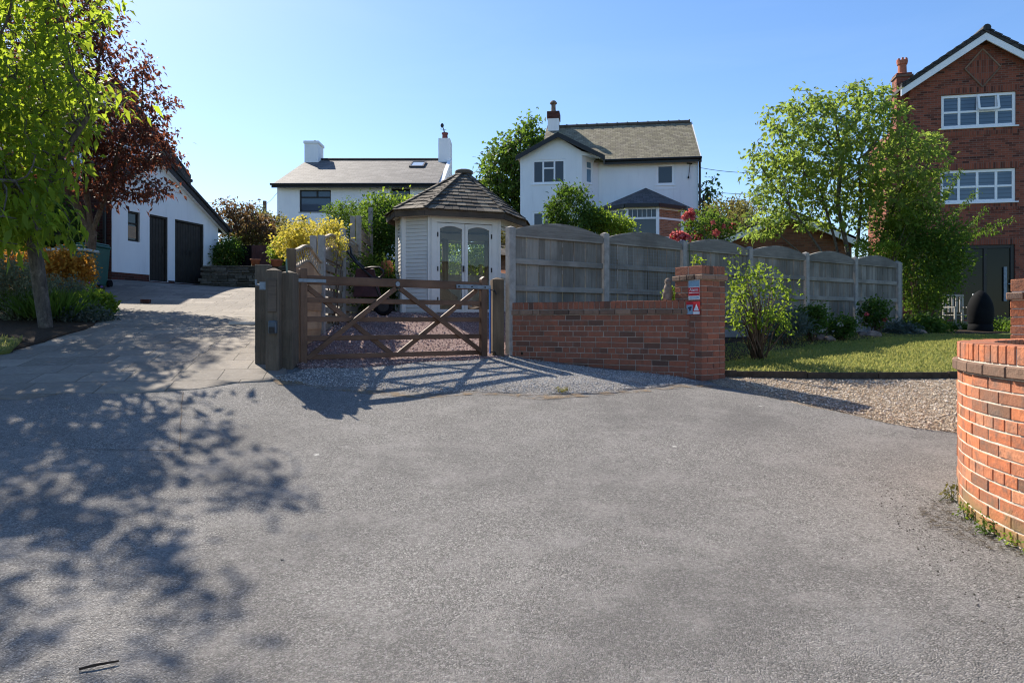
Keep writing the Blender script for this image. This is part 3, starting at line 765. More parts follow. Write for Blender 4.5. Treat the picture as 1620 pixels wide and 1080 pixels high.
mb = MB(FC); mb.tube([(-.2, -.42, ZE - .06), (W_ - .05, -.42, ZE - .06)], .06, 8); mb.build('gutter', M['black_paint'], rf)
for a, b in (((W_ - .12, W_ + .08)),): 
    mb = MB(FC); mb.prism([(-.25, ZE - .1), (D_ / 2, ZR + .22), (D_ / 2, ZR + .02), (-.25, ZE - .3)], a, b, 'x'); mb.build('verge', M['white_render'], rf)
# chimneys
def chimney(fr, parent, x0, x1, y0, y1, z0, z1, m, cap=None):
    c = MB(fr); c.box(x0, x1, y0, y1, z0, z1); o = c.build('chimney', m, parent, bevel=.01)
    if cap: c = MB(fr); c.box(x0 - .05, x1 + .05, y0 - .05, y1 + .05, z1 - cap, z1 - .004); c.build('chimney_cap', m, o, bevel=.015)
    return o
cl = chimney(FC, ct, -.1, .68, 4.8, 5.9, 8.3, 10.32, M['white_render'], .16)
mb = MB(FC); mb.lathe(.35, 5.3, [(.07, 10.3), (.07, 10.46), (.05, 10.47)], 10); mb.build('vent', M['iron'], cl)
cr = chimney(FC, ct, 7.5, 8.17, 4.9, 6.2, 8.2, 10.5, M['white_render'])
mb = MB(FC); mb.lathe(7.82, 5.5, [(.2, 10.49), (.17, 10.6), (.15, 10.85), (.19, 10.88), (.19, 10.95)], 14); mb.build('chimney_pot', plain('dark_clay_pot', (.15, .05, .045), .8, .25, 9), cr)
mb = MB(FC); mb.tube([(7.8, 5.5, 10.9), (7.75, 5.5, 11.15), (7.7, 5.5, 11.3)], [.05, .03, .02], 6); mb.bar((7.55, 5.5, 11.18), (7.9, 5.5, 11.12), .02, .02)
mb.blob((7.66, 5.5, 11.38), (.1, .06, .14), rg, 2, .1); mb.build('weathervane', M['iron'], cr)
# skylight lying in the front slope
sl_ = (ZR + .12 - ZE + .02) / (D_ / 2 + .3)
zs = lambda y: ZE - .02 + (y + .3) * sl_
mb = MB(FC); xs0, xs1, ys0, ys1 = 6.05, 6.85, 3.4, 4.7
for a, b, c, d in ((xs0, xs1, ys0, ys0 + .1), (xs0, xs1, ys1 - .1, ys1), (xs0, xs0 + .08, ys0 + .1, ys1 - .1), (xs1 - .08, xs1, ys0 + .1, ys1 - .1)):
    mb.add([(a, c, zs(c)), (b, c, zs(c)), (b, d, zs(d)), (a, d, zs(d)), (a, c, zs(c) + .1), (b, c, zs(c) + .1), (b, d, zs(d) + .1), (a, d, zs(d) + .1)],
           [(0, 3, 2, 1), (4, 5, 6, 7), (0, 1, 5, 4), (1, 2, 6, 5), (2, 3, 7, 6), (3, 0, 4, 7)])
sk = mb.build('skylight', M['iron'], rf)
mb = MB(FC); mb.quad((xs0 + .05, ys0 + .05, zs(ys0 + .05) + .07), (xs1 - .05, ys0 + .05, zs(ys0 + .05) + .07), (xs1 - .05, ys1 - .05, zs(ys1 - .05) + .07), (xs0 + .05, ys1 - .05, zs(ys1 - .05) + .07)); SKY_PANE = (mb, rf)
M['pane_sky'] = winglass('skylight_pane', (.42, .5, .56), 1.0); SKY_PANE[0].build('skylight_pane', M['pane_sky'], rf)  # pale base colour paints in the sky mirrored by the glass
window(FC, ct, *w1, .08, (1,), [()], M['black_paint'], M['pane_blue'], .06, .08)
mb = MB(FC); mb.box(w1[0] + .06, w1[1] - .06, .075, .12, 6.2, 6.27); mb.box(w1[0] + .82, w1[0] + .9, .078, .118, 6.27, 6.54); mb.build('transom', M['black_paint'], ct)
window(FC, ct, *w2, .08, (1,), [(.45,)], M['black_paint'], M['pane'], .06, .08)
mb = MB(FC); mb.lathe(1.35, -.12, [(.02, 5.3), (.1, 5.26), (.12, 5.18), (.08, 5.1), (.01, 5.07)], 12); mb.box(1.3, 1.4, -.1, 0, 5.2, 5.28); mb.build('wall_lamp', M['iron'], ct)

# ------------------------------------------------------------------ white gabled house in the middle
FH = Frame(.41, 34, -8)
wh = thing('white_house', 'white rendered house with mossy tiled roof, black bargeboards and a bay sunroom', 'house', FH((4, 0, 2.4)))
Z0 = 1.6; mE, mR, y1, yr, y2 = 8.12, 10.95, 1.0, 4.6, 8.2
mb = MB(FH)
xa, xb = .95, 8.75
wm = (6.72, 7.58, 6.85, 7.86)
mb.wall([(xa, Z0), (xb, Z0), (xb, mE), (xa, mE)], [wm], y1, .1)
for x in (xa, xb): mb.add([(x, y1, Z0), (x, y2, Z0), (x, y2, mE), (x, yr, mR - .1), (x, y1, mE)], [(0, 1, 2, 3, 4)])
mb.quad((xa, y2, Z0), (xb, y2, Z0), (xb, y2, mE), (xa, y2, mE))
# projecting gable with a chamfered corner
gx1, gE, gA = 3.05, 8.2, 9.15
wg1 = (.6, 2.25, 6.86, 8.06); wg2 = (.6, 2.25, 4.3, 5.5)
mb.wall([(0, Z0), (gx1, Z0), (gx1, gE + .22), (1.9, gA), (0, gE)], [wg1, wg2], 0, .1)
ch0, ch1 = (gx1, 0), (3.85, .98)
L_ = math.hypot(.8, .98); FCH = Frame(*FH((gx1, 0, 0))[:2], -8 + math.degrees(math.atan2(.98, .8)))
cm = MB(FCH); wc = (.32, .82, 6.9, 8.05); cm.wall([(0, Z0), (L_, Z0), (L_, 8.2), (0, 8.2)], [wc], 0, .1)
mb.v += cm.v; n0 = len(mb.v) - len(cm.v); mb.f += [[i + n0 for i in f] for f in cm.f]; mb.fi += cm.fi
mb.quad((0, 0, Z0), (0, 3.5, Z0), (0, 3.5, gE), (0, 0, gE))
mb.quad((gx1, .002, 8.2), (3.95, .002, 8.2), (3.95, 1.0, 8.2), (gx1, 1.0, 8.2))
mb.quad((gx1, .002, 8.2), (3.95, .002, 8.2), (3.95, .002, 8.0), (gx1, .002, gE + .22))
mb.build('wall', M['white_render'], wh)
mb = MB(FH); roof_x(mb, xa - .05, xb + .08, y1 - .28, yr, y2 + .3, mE - .02, mR, mE - .02, .1)
rf = mb.build('roof', M['moss_tile'], wh)
mb = MB(FH)
for k in range(14):
    a = xa + k * (xb - xa) / 14; mb.tube([(a, yr, mR + .0), (a + .53, yr, mR + .0)], .12, 10); mb.tube([(a + .51, yr, mR + .01), (a + .57, yr, mR + .01)], .145, 10)
mb.build('ridge', M['ridge'], rf)
mb = MB(FH); roof_y(mb, -.3, 3.8, -.14, 1.9, 4.12, gE + .06, gA + .18, gE - .06, .1); mb.build('gable_roof', M['moss_tile'], wh)
mb = MB(FH); t = .2
mb.prism([(-.2, gE + .0), (1.9, gA + .15), (1.9, gA - .08), (-.2, gE - .22)], -.36, -.305, 'y'); mb.prism([(1.9, gA + .15), (4.18, gE - .1), (4.18, gE - .33), (1.9, gA - .08)], -.36, -.305, 'y')
mb.build('bargeboard', M['black_paint'], wh)
mb = MB(FH); mb.box(4.1, xb + .12, y1 - .36, y1 - .285, mE - .24, mE - .02); mb.tube([(4.1, y1 - .42, mE - .06), (xb + .12, y1 - .42, mE - .06)], .065, 8); mb.box(4.1, 4.18, -.3, y1 - .3, mE - .24, mE - .02)
mb.build('fascia', M['black_paint'], wh)
mb = MB(FH); mb.prism([(y1 - .3, mE - .04), (yr, mR + .02), (yr, mR - .22), (y1 - .3, mE - .28)], xb + .082, xb + .13, 'x'); mb.build('verge', M['white_render'], wh)
mb = MB(FH); mb.tube([(xb + .02, y1 - .36, mE - .1), (xb + .06, y1 - .1, mE - .5), (xb + .06, y1 - .1, 2)], .06, 8); mb.tube([(xb + .3, y1 + .3, 6.4), (xb + .3, y1 + .3, 2)], .06, 8); mb.box(xb + .05, xb + .32, y1 - .05, y1 + .33, 6.0, 6.06)
mb.build('downpipe', M['black_paint'], wh)
ch = chimney(FH, wh, 1.0, 1.62, 4.2, 5.0, 9.8, 11.35, M['white_render'])
mb = MB(FH); mb.box(.96, 1.66, 4.16, 5.04, 11.35, 11.75); mb.build('chimney_top', M['brick_dark'], ch, bevel=.02)
mb = MB(FH); mb.lathe(1.3, 4.5, [(.17, 11.74), (.13, 11.9), (.12, 12.2), (.2, 12.24), (.2, 12.3), (.12, 12.4)], 14); mb.build('chimney_pot', M['stone'], ch)
for w in (wg1, wg2): window(FH, wh, *w, .02, (1, 1.25, 1), [(), (.68,), ()], M['upvc'], M['pane_lace'], .1, .06)
M['pane_pale'] = winglass('pale_leaded_pane', (.2, .34, .48), .6)
window(FCH, wh, *wc, .02, (1,), [(.68,)], M['upvc'], M['pane_pale'], .08, .05)
window(FH, wh, *wm, y1 + .02, (1,), [()], M['upvc'], M['pane'], .1, .05)
mb = MB(FH)
for a, b, c, d in ((6.6, 6.64, 6.7, 8.0), (7.66, 7.7, 6.7, 8.0), (6.6, 7.7, 8.0, 8.04), (6.6, 7.7, 6.62, 6.66)): mb.box(a, b, y1 - .02, y1 - .002, c, d)
mb.build('window_surround', M['white_render'], wh)
mb = MB(FH); mb.bar((8.2, y1 - .06, mE - .25), (8.45, y1 - .06, mE - .28), .05, .05); mb.tube([(8.35, y1 - .06, mE - .3), (8.28, y1 - .06, mE - .9)], .015, 5); mb.blob((8.27, y1 - .06, mE - .95), (.05, .05, .07), rg, 1); mb.build('wall_light', M['iron'], wh)
# sunroom bay
sp = [(3.92, .98), (4.08, -.2), (5.2, -1.2), (6.62, -1.2), (7.85, -.2), (8.5, .98)]
zc, ze = 4.05, 5.42
tp = (6.2, 1.0)
mb = MB(FH); ctr = (6.25, .6)
ov = [(ctr[0] + (x - ctr[0]) * 1.1, ctr[1] + (y - ctr[1]) * 1.14) for x, y in sp]
ov[0] = (ov[0][0], .99); ov[-1] = (ov[-1][0], .99)
for i in range(5):
    a, b = ov[i], ov[i + 1]; mb.add([(a[0], a[1], ze + .12), (b[0], b[1], ze + .12), (tp[0], .99, 6.72)], [(0, 1, 2)])
mb.build('sunroom_roof', M['flat_slate'], wh)
mb = MB(FH)
for i in range(5):
    a, b = ov[i], ov[i + 1]; mb.bar((a[0], a[1], ze + .03), (b[0], b[1], ze + .03), .07, .17)
mb.build('sunroom_fascia', M['black_paint'], wh)
mb = MB(FH); PN = []
for i in range(6): mb.bar((*sp[i], 1.8), (*sp[i], ze), .15, .15, (0, 1, 0))
for i in range(5):
    a, b = Vector((*sp[i], 0)), Vector((*sp[i + 1], 0)); d = (b - a).normalized() * .055; a2, b2 = a + d, b - d
    inn = Vector((-d.y, d.x, 0)).normalized() * .02
    for z, h in ((ze - .06, .14), (4.88, .09), (zc - .08, .12)): mb.bar((a2.x, a2.y, z), (b2.x, b2.y, z), .08, h)
    def pl(nm, mt, z0, z1, o=0):
        m = MB(FH); PN.append((m, nm, mt)); m.add([(a2.x + inn.x * o, a2.y + inn.y * o, z0), (b2.x + inn.x * o, b2.y + inn.y * o, z0), (b2.x + inn.x * o, b2.y + inn.y * o, z1), (a2.x + inn.x * o, a2.y + inn.y * o, z1)], [(0, 1, 2, 3)])
    pl(*(('brick_panel', M['brick_orange']) if i == 3 else ('pane', M['pane'])), zc - .06, 4.88); pl(*(('brick_panel', M['brick_orange']) if i == 3 else ('leaded_pane', M['pane_lace'])), 4.885, ze - .04)
    pl('dwarf_wall', M['white_render'], 1.6, zc - .1)
    if i in (1, 2, 4):
        for k in range(1, 6):
            t = k / 6; q = a2.lerp(b2, t); mb.bar((q.x, q.y, 4.9), (q.x, q.y, ze - .05), .02, .02, (0, 1, 0))
sr = mb.build('sunroom_frame', M['upvc'], wh)
for m, nm, mt in PN: m.build(nm, mt, sr)

# ------------------------------------------------------------------ white garage building on the left
FG = Frame(-11.2, 19.1, math.degrees(math.atan2(.963, .268)))
gg = thing('garage', 'white painted outbuilding with a single and a double dark plank door', 'garage', FG((2.1, .1, 1.2)))
Z0, zE, zR, Wg, Dg = .2, 3.36, 4.95, 4.36, 7.5; XR, zL = 1.65, 3.95
d1 = (1.36, 2.08, 1.25, 3.24); d2 = (2.38, 3.66, 1.25, 3.24); wi = (.56, 1.0, 2.35, 3.22)
mb = MB(FG)
mb.wall([(0, 1.42), (d1[0], 1.42), (d1[0], .3), (Wg, .3), (Wg, zE), (XR, zR), (0, zL)], [d1, d2, wi], 0, .12)
mb.quad((Wg, 0, Z0), (Wg, Dg, Z0), (Wg, Dg, zE), (Wg, 0, zE))
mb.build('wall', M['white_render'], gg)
mb = MB(FG); mb.box(.004, 1.35, .012, .2, Z0, 1.42); mb.box(d1[1] + .02, d2[0] - .02, -.012, .1, Z0, 1.3); mb.box(d2[1] + .02, Wg, -.012, .1, Z0, 1.32); mb.box(d1[0] - .03, d2[1] + .03, -.05, .1, Z0, 1.24)
mb.build('brick_plinth', M['brick_dark'], gg)
mb = MB(FG); mb.quad((-.004, 0, Z0), (-.004, Dg, Z0), (-.004, Dg, zL), (-.004, 0, zL)); mb.build('side_wall', M['brick_dark'], gg)
mb = MB(FG); roof_y(mb, -.22, Dg, -.3, XR, Wg + .32, zL - .06, zR + .16, zE - .08, .1); rf = mb.build('roof', M['dark_tile'], gg)
mb = MB(FG)
for xa_, za_ in ((-.3, zL - .16), (Wg + .32, zE - .18)):
    mb.prism([(xa_, za_), (XR, zR + .06), (XR, zR - .12), (xa_, za_ - .18)], -.19, -.15, 'y')
mb.build('bargeboard', M['black_paint'], rf)
mb = MB(FG); mb.prism([(Wg + .32, zE - .2), (XR, zR - .0), (XR, zR - .1), (Wg + .32, zE - .32)], -.15, -.005, 'y'); mb.build('soffit', M['upvc'], rf)
mb = MB(FG); mb.tube([(Wg + .36, -.25, zE - .2), (Wg + .36, Dg, zE - .2)], .06, 8); mb.build('gutter', M['black_paint'], gg); mb = MB(FG); mb.tube([(-.12, .12, zE - .1), (-.12, .12, 1.2)], .045, 8); mb.build('downpipe', M['black_paint'], gg)
def plank_door(fr, parent, x0, x1, z0, z1, y, leaves):
    f = MB(fr)
    for a, b, c, d in ((x0, x0 + .06, z0, z1), (x1 - .06, x1, z0, z1), (x0 + .06, x1 - .06, z1 - .06, z1)): f.box(a, b, y - .03, y + .06, c, d)
    dr = f.build('door_frame', M['black_door'], parent, bevel=.005)
    w = (x1 - x0 - .12) / leaves
    for k in range(leaves):
        m = MB(fr); a = x0 + .06 + k * w + .006; b = a + w - .012; n = max(4, round((b - a) / .11))
        for i in range(n):
            p = a + (b - a) * i / n; m.box(p + .004, p + (b - a) / n - .004, y + .012, y + .05, z0 + .03, z1 - .07)
        m.box(a, b, y + .022, y + .055, z0 + .02, z1 - .065)
        lf = m.build('door', M['black_door'], parent, bevel=.003)
        h = MB(fr); hx = b - .07 if k == 0 else a + .07; h.box(hx - .02, hx + .02, y + .0, y + .012, z0 + .9, z0 + 1.08); h.bar((hx, y - .03, z0 + 1.0), (hx - (.1 if k == 0 else -.1), y - .03, z0 + 1.0), .018, .018); h.build('handle', M['iron'], lf)
plank_door(FG, gg, *d1, .05, 1); plank_door(FG, gg, *d2, .05, 2)
window(FG, gg, *wi, .05, (1,), [(.62,)], M['black_door'], M['pane'], .06, .04)
mb = MB(FG); mb.box(wi[0] + .07, wi[1] - .07, .075, .078, wi[2] + .1, wi[2] + .45); mb.build('blind', M['wicker'], gg)

FM = Frame(*FG((0, 2.5, 0))[:2], math.degrees(math.atan2(.963, .268)))
mh = thing('house', 'tall white house gable half hidden behind the dark red tree', 'house', FM((3, 1, 1.5)))
zE2, zR2, W2 = 5.45, 7.75, 6.0
mb = MB(FM)
mb.wall([(-.6, .5), (5.45, .5), (5.45, zE2), (2.45, zR2), (-.6, zE2)], [], 0, .1); mb.quad((5.45, 0, .5), (5.45, 7, .5), (5.45, 7, zE2), (5.45, 0, zE2)); mb.quad((-.6, 0, .5), (-.6, 7, .5), (-.6, 7, zE2), (-.6, 0, zE2))
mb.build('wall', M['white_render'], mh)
mb = MB(FM); roof_y(mb, -.2, 7, -1.0, 2.45, 5.75, zE2 - .12, zR2 + .2, zE2 - .0, .14); rf = mb.build('roof', M['dark_tile'], mh)
mb = MB(FM)
for xa_, za_ in ((-1.0, zE2 - .28), (5.75, zE2 - .16)): mb.prism([(xa_, za_), (2.45, zR2 + .04), (2.45, zR2 - .18), (xa_, za_ - .22)], -.2, -.14, 'y')
mb.build('bargeboard', M['black_paint'], rf)
mb = MB(FM); mb.box(5.45, 5.75, -.14, .1, zE2 - .42, zE2 - .16); mb.tube([(5.78, -.2, zE2 - .2), (5.78, 7, zE2 - .2)], .07, 8); mb.build('gutter', M['black_paint'], rf)

# ------------------------------------------------------------------ tall brick house on the right
FB = Frame(14.3, 24.5, -11.5)
bh = thing('brick_house', 'tall red brick house with steep gable and white casement windows', 'house', FB((3, 0, -.1)))
Wb, zE, zA = 4.62, 8.55, 9.95; xm = 2.31; Z0 = -.6
def bw(px0, px1, py0, py1):
    def lx(px):
        k = (px - 810) / 1080; return (k * 24.5 - 14.3) / (math.cos(R(11.5)) + k * math.sin(R(11.5)))
    a, b = lx(px0), lx(px1); Dm = 24.5 - math.sin(R(11.5)) * (a + b) / 2
    return a, b, (510 - py1) / 1080 * Dm, (510 - py0) / 1080 * Dm
u1 = bw(1489, 1607.5, 148, 201); u2 = bw(1488, 1607, 268, 320); dd = (bw(1450, 1606, 388, 492))
dd = (dd[0], dd[1], .1, dd[3])
mb = MB(FB); mb.wall([(0, Z0), (Wb, Z0), (Wb, zE), (xm, zA), (0, zE)], [u1, u2, dd], 0, .1)
for x in (0, Wb): mb.quad((x, 0, Z0), (x, 2.0, Z0), (x, 2.0, zE), (x, 0, zE))
mb.quad((.9, 2.0, Z0), (Wb + 5, 2.0, Z0), (Wb + 5, 2.0, zE - .4), (.9, 2.0, zE - .4)); mb.quad((.9, 2.0, Z0), (.9, 8.0, Z0), (.9, 8.0, zE - .4), (.9, 2.0, zE - .4)); mb.quad((0, 2.0, Z0), (.9, 2.0, Z0), (.9, 2.0, zE), (0, 2.0, zE))
mb.build('wall', M['brick_house'], bh)
mb = MB(FB)
for w in (u1, u2): mb.box(w[0] - .1, w[1] + .1, -.012, .05, w[3] + .004, w[3] + .229); mb.box(w[0] - .1, w[1] + .1, -.012, .05, w[2] - .28, w[2] - .055)
mb.box(dd[0], dd[1] + .1, -.012, .05, dd[3] + .004, dd[3] + .229)
mb.build('soldier_course', M['brick_soldier'], bh)
mb = MB(FB); cz = zA - 1.0
mb.prism([(xm - .52, cz), (xm, cz - .62), (xm + .52, cz), (xm, cz + .62)], -.02, .02, 'y'); mb.build('diamond_panel', M['brick_orange_old'] if False else M['brick_soldier'], bh)
mb = MB(FB)
pts_ = [(xm - .56, cz), (xm, cz - .67), (xm + .56, cz), (xm, cz + .67)]
for i in range(4): a, b = pts_[i], pts_[(i + 1) % 4]; mb.bar((a[0], -.01, a[1]), (b[0], -.01, b[1]), .05, .05, (0, 1, 0))
mb.build('diamond_border', M['brick_band'], bh)
mb = MB(FB); roof_y(mb, -.32, 2.1, -.38, xm, Wb + .38, zE - .12, zA + .26, zE - .12, .12)
mb.prism([(2.0, zE - .5), (5.2, zE + 1.9), (5.2, zE + 1.78), (2.0, zE - .62)], 2.2, Wb + 5, 'x')
rf = mb.build('roof', M['dark_tile'], bh)
mb = MB(FB)
for s in (-1, 1):
    for k in range(11):
        t0, t1 = k / 11, (k + 1) / 11; X0, X1 = xm + s * (xm + .38) * (1 - t0), xm + s * (xm + .38) * (1 - t1)
        z_0, z_1 = zE - .12 + (zA + .38 - zE) * t0, zE - .12 + (zA + .38 - zE) * t1
        mb.bar((X0, -.22, z_0 + .05), (X1, -.22, z_1 + .02), .24, .06)
mb.tube([(xm, -.36, zA + .28), (xm, 2.2, zA + .28)], .13, 10)
mb.build('verge_tile', M['dark_tile'], rf)
mb = MB(FB)
for s in (-1, 1): mb.prism([(xm + s * (xm + .4), zE - .26), (xm, zA + .13), (xm, zA - .12), (xm + s * (xm + .4), zE - .5)], -.3, -.25, 'y')
mb.build('bargeboard', M['upvc'], rf)
g = G('blind_pane'); wv = g.math('FRACT', g.math('MULTIPLY', g.sep(g.pos)[2], 7.5)); M['pane_blind'] = g.done(g.mix(g.ramp(wv, [(.0, 0.0), (.2, 1.0), (.8, 1.0), (1, 0.0)]), (.035, .06, .09), g.mix(g.noise(.9, 2), (.05, .085, .13), (.13, .19, .26))), .05, None, .55)
rows4 = [(.48,), (.48,), (.48,), (.48,)]
window(FB, bh, *u1, .04, (1, 1.2, 1.2, 1), rows4, M['upvc'], M['pane_blind'], .1, .1)
window(FB, bh, *u2, .04, (1, 1.2, 1.2, 1), rows4, M['upvc'], M['pane_blind'], .1, .1)
# top-hung casement ajar
mb = MB(FB); cx0 = u1[0] + (u1[1] - u1[0]) * .5; cx1 = cx0 + (u1[1] - u1[0]) * .26; zt, zb2 = u1[3] - .07, u1[2] + (u1[3] - u1[2]) * .52
for (a, b) in (((cx0, zt), (cx1, zt)), ((cx0, zb2), (cx1, zb2)), ((cx0, zt), (cx0, zb2)), ((cx1, zt), (cx1, zb2))):
    yy = lambda z: .03 - .1 * (zt - z) / (zt - zb2)
    mb.bar((a[0], yy(a[1]), a[1]), (b[0], yy(b[1]), b[1]), .07, .07, (0, 1, 0))
mb.build('open_casement', M['upvc'], bh)
M['pane_dark'] = winglass('patio_pane', (.016, .022, .018), .16)
window(FB, bh, *dd, .05, (1.25, 1, .85), [(), (), ()], M['black_paint'], M['pane_dark'], .12, 0, .08, 'patio_door')
mb = MB(FB); hx = dd[1] - .22; mb.box(hx - .12, hx - .02, .02, .05, .75, 1.95); mb.bar((hx, 0, 1.35), (hx + .14, 0, 1.35), .03, .03); mb.box(hx + .1, hx + .15, 0, .03, 1.2, 1.5); mb.build('door_handle', M['galv'], bh)
br_ = chimney(FB, bh, -.72, -.005, .25, 1.5, -.6, 6.6, M['brick_house'])
ch = chimney(FB, bh, -.36, .16, .3, .8, 6.0, 9.08, M['brick_house'])
mb = MB(FB); mb.box(-.395, .195, .265, .835, 8.93, 9.0); mb.build('chimney_cap', M['brick_band'], ch)
mb = MB(FB); mb.prism([(-.72, 6.6), (-.36, 7.05), (-.36, 6.58), (-.72, 6.58)], .3, 1.2, 'y'); mb.build('shoulder', M['brick_house'], br_)
mb = MB(FB); mb.lathe(-.09, .55, [(.2, 9.07), (.18, 9.1), (.15, 9.14), (.14, 9.42), (.17, 9.45), (.19, 9.56), (.15, 9.57), (.15, 9.6)], 16)
for k in range(7):
    a = 2 * math.pi * k / 7; mb.box(-.09 + .15 * math.cos(a) - .03, -.09 + .15 * math.cos(a) + .03, .55 + .15 * math.sin(a) - .03, .55 + .15 * math.sin(a) + .03, 9.56, 9.66)
mb.build('chimney_pot', M['claypot'], ch)
mb = MB(FB); mb.box(-.6, Wb + 2, -2.6, -.02, -.55, .0); dk = MB(FB); dk.box(-.62, Wb + 2.02, -2.64, -.02, .001, .035)
for k in range(4): dk.box(-.62, Wb + 2.02, -2.66, -2.62, -.5 + k * .12, -.39 + k * .12)
o = mb.build('deck', M['deck']); solo(o, 'low grey timber deck along the foot of the tall brick house', 'deck')
o2 = dk.build('deck_boards', M['deck'], o)

# ------------------------------------------------------------------ brown brick outbuilding behind the fence, grey roof beyond
FO = Frame(6.35, 21, 0)
ob = thing('brick_outbuilding', 'low brown brick gable with white bargeboards just behind the fence', 'outbuilding', FO((2, 0, .2)))
mb = MB(FO); mb.wall([(.1, -.6), (4.1, -.6), (4.1, 2.42), (2.1, 3.28), (.1, 2.42)], [], 0, .1)
mb.quad((.1, 0, -.6), (.1, 5, -.6), (.1, 5, 2.42), (.1, 0, 2.42)); mb.quad((4.1, 0, -.6), (4.1, 5, -.6), (4.1, 5, 2.42), (4.1, 0, 2.42)); mb.build('wall', M['brick_brown'], ob)
mb = MB(FO); roof_y(mb, -.25, 5, -.25, 2.1, 4.45, 2.46, 3.46, 2.46, .08); rf = mb.build('roof', M['dark_tile'], ob)
mb = MB(FO)
for xa_ in (-.27, 4.47): mb.prism([(xa_, 2.44), (2.1, 3.42), (2.1, 3.19), (xa_, 2.2)], -.25, -.21, 'y')
mb.build('bargeboard', M['upvc'], rf)
FR_ = Frame(9.0, 33, 0)
gr = thing('grey_roofed_house', 'distant house with shallow grey tiled roof and brick chimney behind the fence', 'house', FR_((2, 0, 1)))
mb = MB(FR_); mb.box(0, 7, 0, 6, -.5, 3.95); mb.build('wall', M['brick_brown'], gr)
mb = MB(FR_); roof_x(mb, -.3, 7.3, -.3, 3, 6.3, 3.9, 5.35, 3.9, .12); rf = mb.build('roof', M['flat_slate'], gr)
ch = chimney(FR_, gr, 2.45, 3.15, 2.6, 3.4, 4.6, 5.95, M['brick_brown'], .12)
for x in (2.62, 2.98):
    mb = MB(FR_); mb.lathe(x, 3, [(.14, 5.94), (.11, 6.1), (.11, 6.3), (.14, 6.34), (.14, 6.4)], 12); mb.build('chimney_pot', M['claypot'], ch)

# ------------------------------------------------------------------ summerhouse
SP = [(-2.15, 13.5), (-1.6, 13.3), (-.28, 13.8), (.05, 14.75), (.2, 15.75), (.02, 16.5), (-.45, 16.75), (-1.62, 16.4), (-2.16, 15.3), (-2.38, 14.2)]
KIND = ['clad', 'door', 'glaze', 'glaze', 'clad', 'glaze', 'glaze', 'glaze', 'clad', 'clad']
CX, CY, zb, zt = -1.06, 15.05, .14, 2.13
sh = thing('summerhouse', 'grey painted summerhouse with glazed double doors and shingled pointed roof', 'summerhouse', (CX, CY, .15))
rg = random.Random(11)
cl = MB(); tr = MB(); inn = MB(); base = MB()
def edge(i):
    a, b = SP[i], SP[(i + 1) % len(SP)]; return Frame(a[0], a[1], math.degrees(math.atan2(b[1] - a[1], b[0] - a[0]))), math.hypot(b[0] - a[0], b[1] - a[1])
def boards(mb, x0, x1, z0, z1, h=.075):
    n = max(1, round((z1 - z0) / h)); h = (z1 - z0) / n
    for k in range(n):
        a, b = z0 + k * h, z0 + (k + 1) * h
        mb.prism([(-.002, b), (-.006, b - .01), (-.013, a + .003), (.02, a + .003), (.02, b)], x0, x1, 'x')
for i, k in enumerate(KIND):
    fr, L = edge(i); cl.fr = tr.fr = inn.fr = base.fr = fr
    base.box(.0, L, .02, .1, -.3, zb)
    if k == 'clad':
        boards(cl, .03, L - .03, zb, zt); inn.quad((0, .06, zb), (L, .06, zb), (L, .06, zt), (0, .06, zt))
    else:
        z0, z1 = (.24, 1.96) if k == 'door' else ((.95, 1.96) if i < 5 else (1.1, 1.96))
        boards(cl, .03, L - .03, zb, z0 - .04); tr.box(.03, L - .03, -.03, .05, z1 + .002, zt)
        inn.quad((0, .06, zb), (L, .06, zb), (L, .06, z0 - .04), (0, .06, z0 - .04))
        tr.box(.05, L - .05, -.035, .05, z0 - .04, z0)
    tr.box(-.045, .03, -.03, .05, zb, zt); tr.box(L - .03, L + .045, -.034, .046, zb + .002, zt - .003)
cl.build('cladding', M['grey_clad'], sh); tr.build('corner_trim', M['grey_trim'], sh); inn.build('lining', M['inner_wall'], sh); base.build('plinth', M['black_door'], sh)
mb = MB(); mb.prism(SP, zb - .03, zb + .02, 'z'); mb.build('floor', M['inner_wall'], sh)
def glazed(fr, x0, x1, z0, z1, name, arch=True, y=0.0, st=.058):
    m = MB(fr); m.box(x0, x0 + st, y - .02, y + .03, z0, z1); m.box(x1 - st, x1, y - .02, y + .03, z0, z1); m.box(x0 + st, x1 - st, y - .018, y + .028, z0, z0 + st)
    a, b = x0 + st, x1 - st; n = 8
    for q in range(n):                                              # arched head
        u0, u1 = q / n, (q + 1) / n; h = lambda u: z1 - st - (.055 * (2 * u - 1) ** 2 if arch else 0)
        m.add([(a + (b - a) * u0, yy, zz) for yy in (y - .018, y + .028) for zz in (h(u0), z1)] + [(a + (b - a) * u1, yy, zz) for yy in (y - .018, y + .028) for zz in (h(u1), z1)],
              [(0, 1, 5, 4), (2, 6, 7, 3), (0, 4, 6, 2), (1, 3, 7, 5)])
    o = m.build(name, M['grey_trim'], sh, bevel=.004)
    p = MB(fr); p.quad((a - .01, y + .006, z0 + st - .01), (b + .01, y + .006, z0 + st - .01), (b + .01, y + .006, z1 - st * .5), (a - .01, y + .006, z1 - st * .5)); p.build('pane', M['glass'], o)
    return o
fr, L = edge(1)
mid = L * .5
dl = glazed(fr, .14, mid - .004, .2, 1.95, 'door'); dr_ = glazed(fr, mid + .004, L - .14, .2, 1.95, 'door')
for a_, b_ in ((.035, .138), (L - .138, L - .035)): mb = MB(fr); mb.box(a_, b_, -.025, .04, zb, 1.99); mb.build('door_jamb', M['grey_trim'], sh)
for d_, x in ((dl, .15), (dr_, L - .15)):
    for z in (.45, 1.05, 1.72): mb = MB(fr); mb.box(x - .012, x + .012, -.035, -.02, z - .045, z + .045); mb.build('hinge', M['iron'], d_)
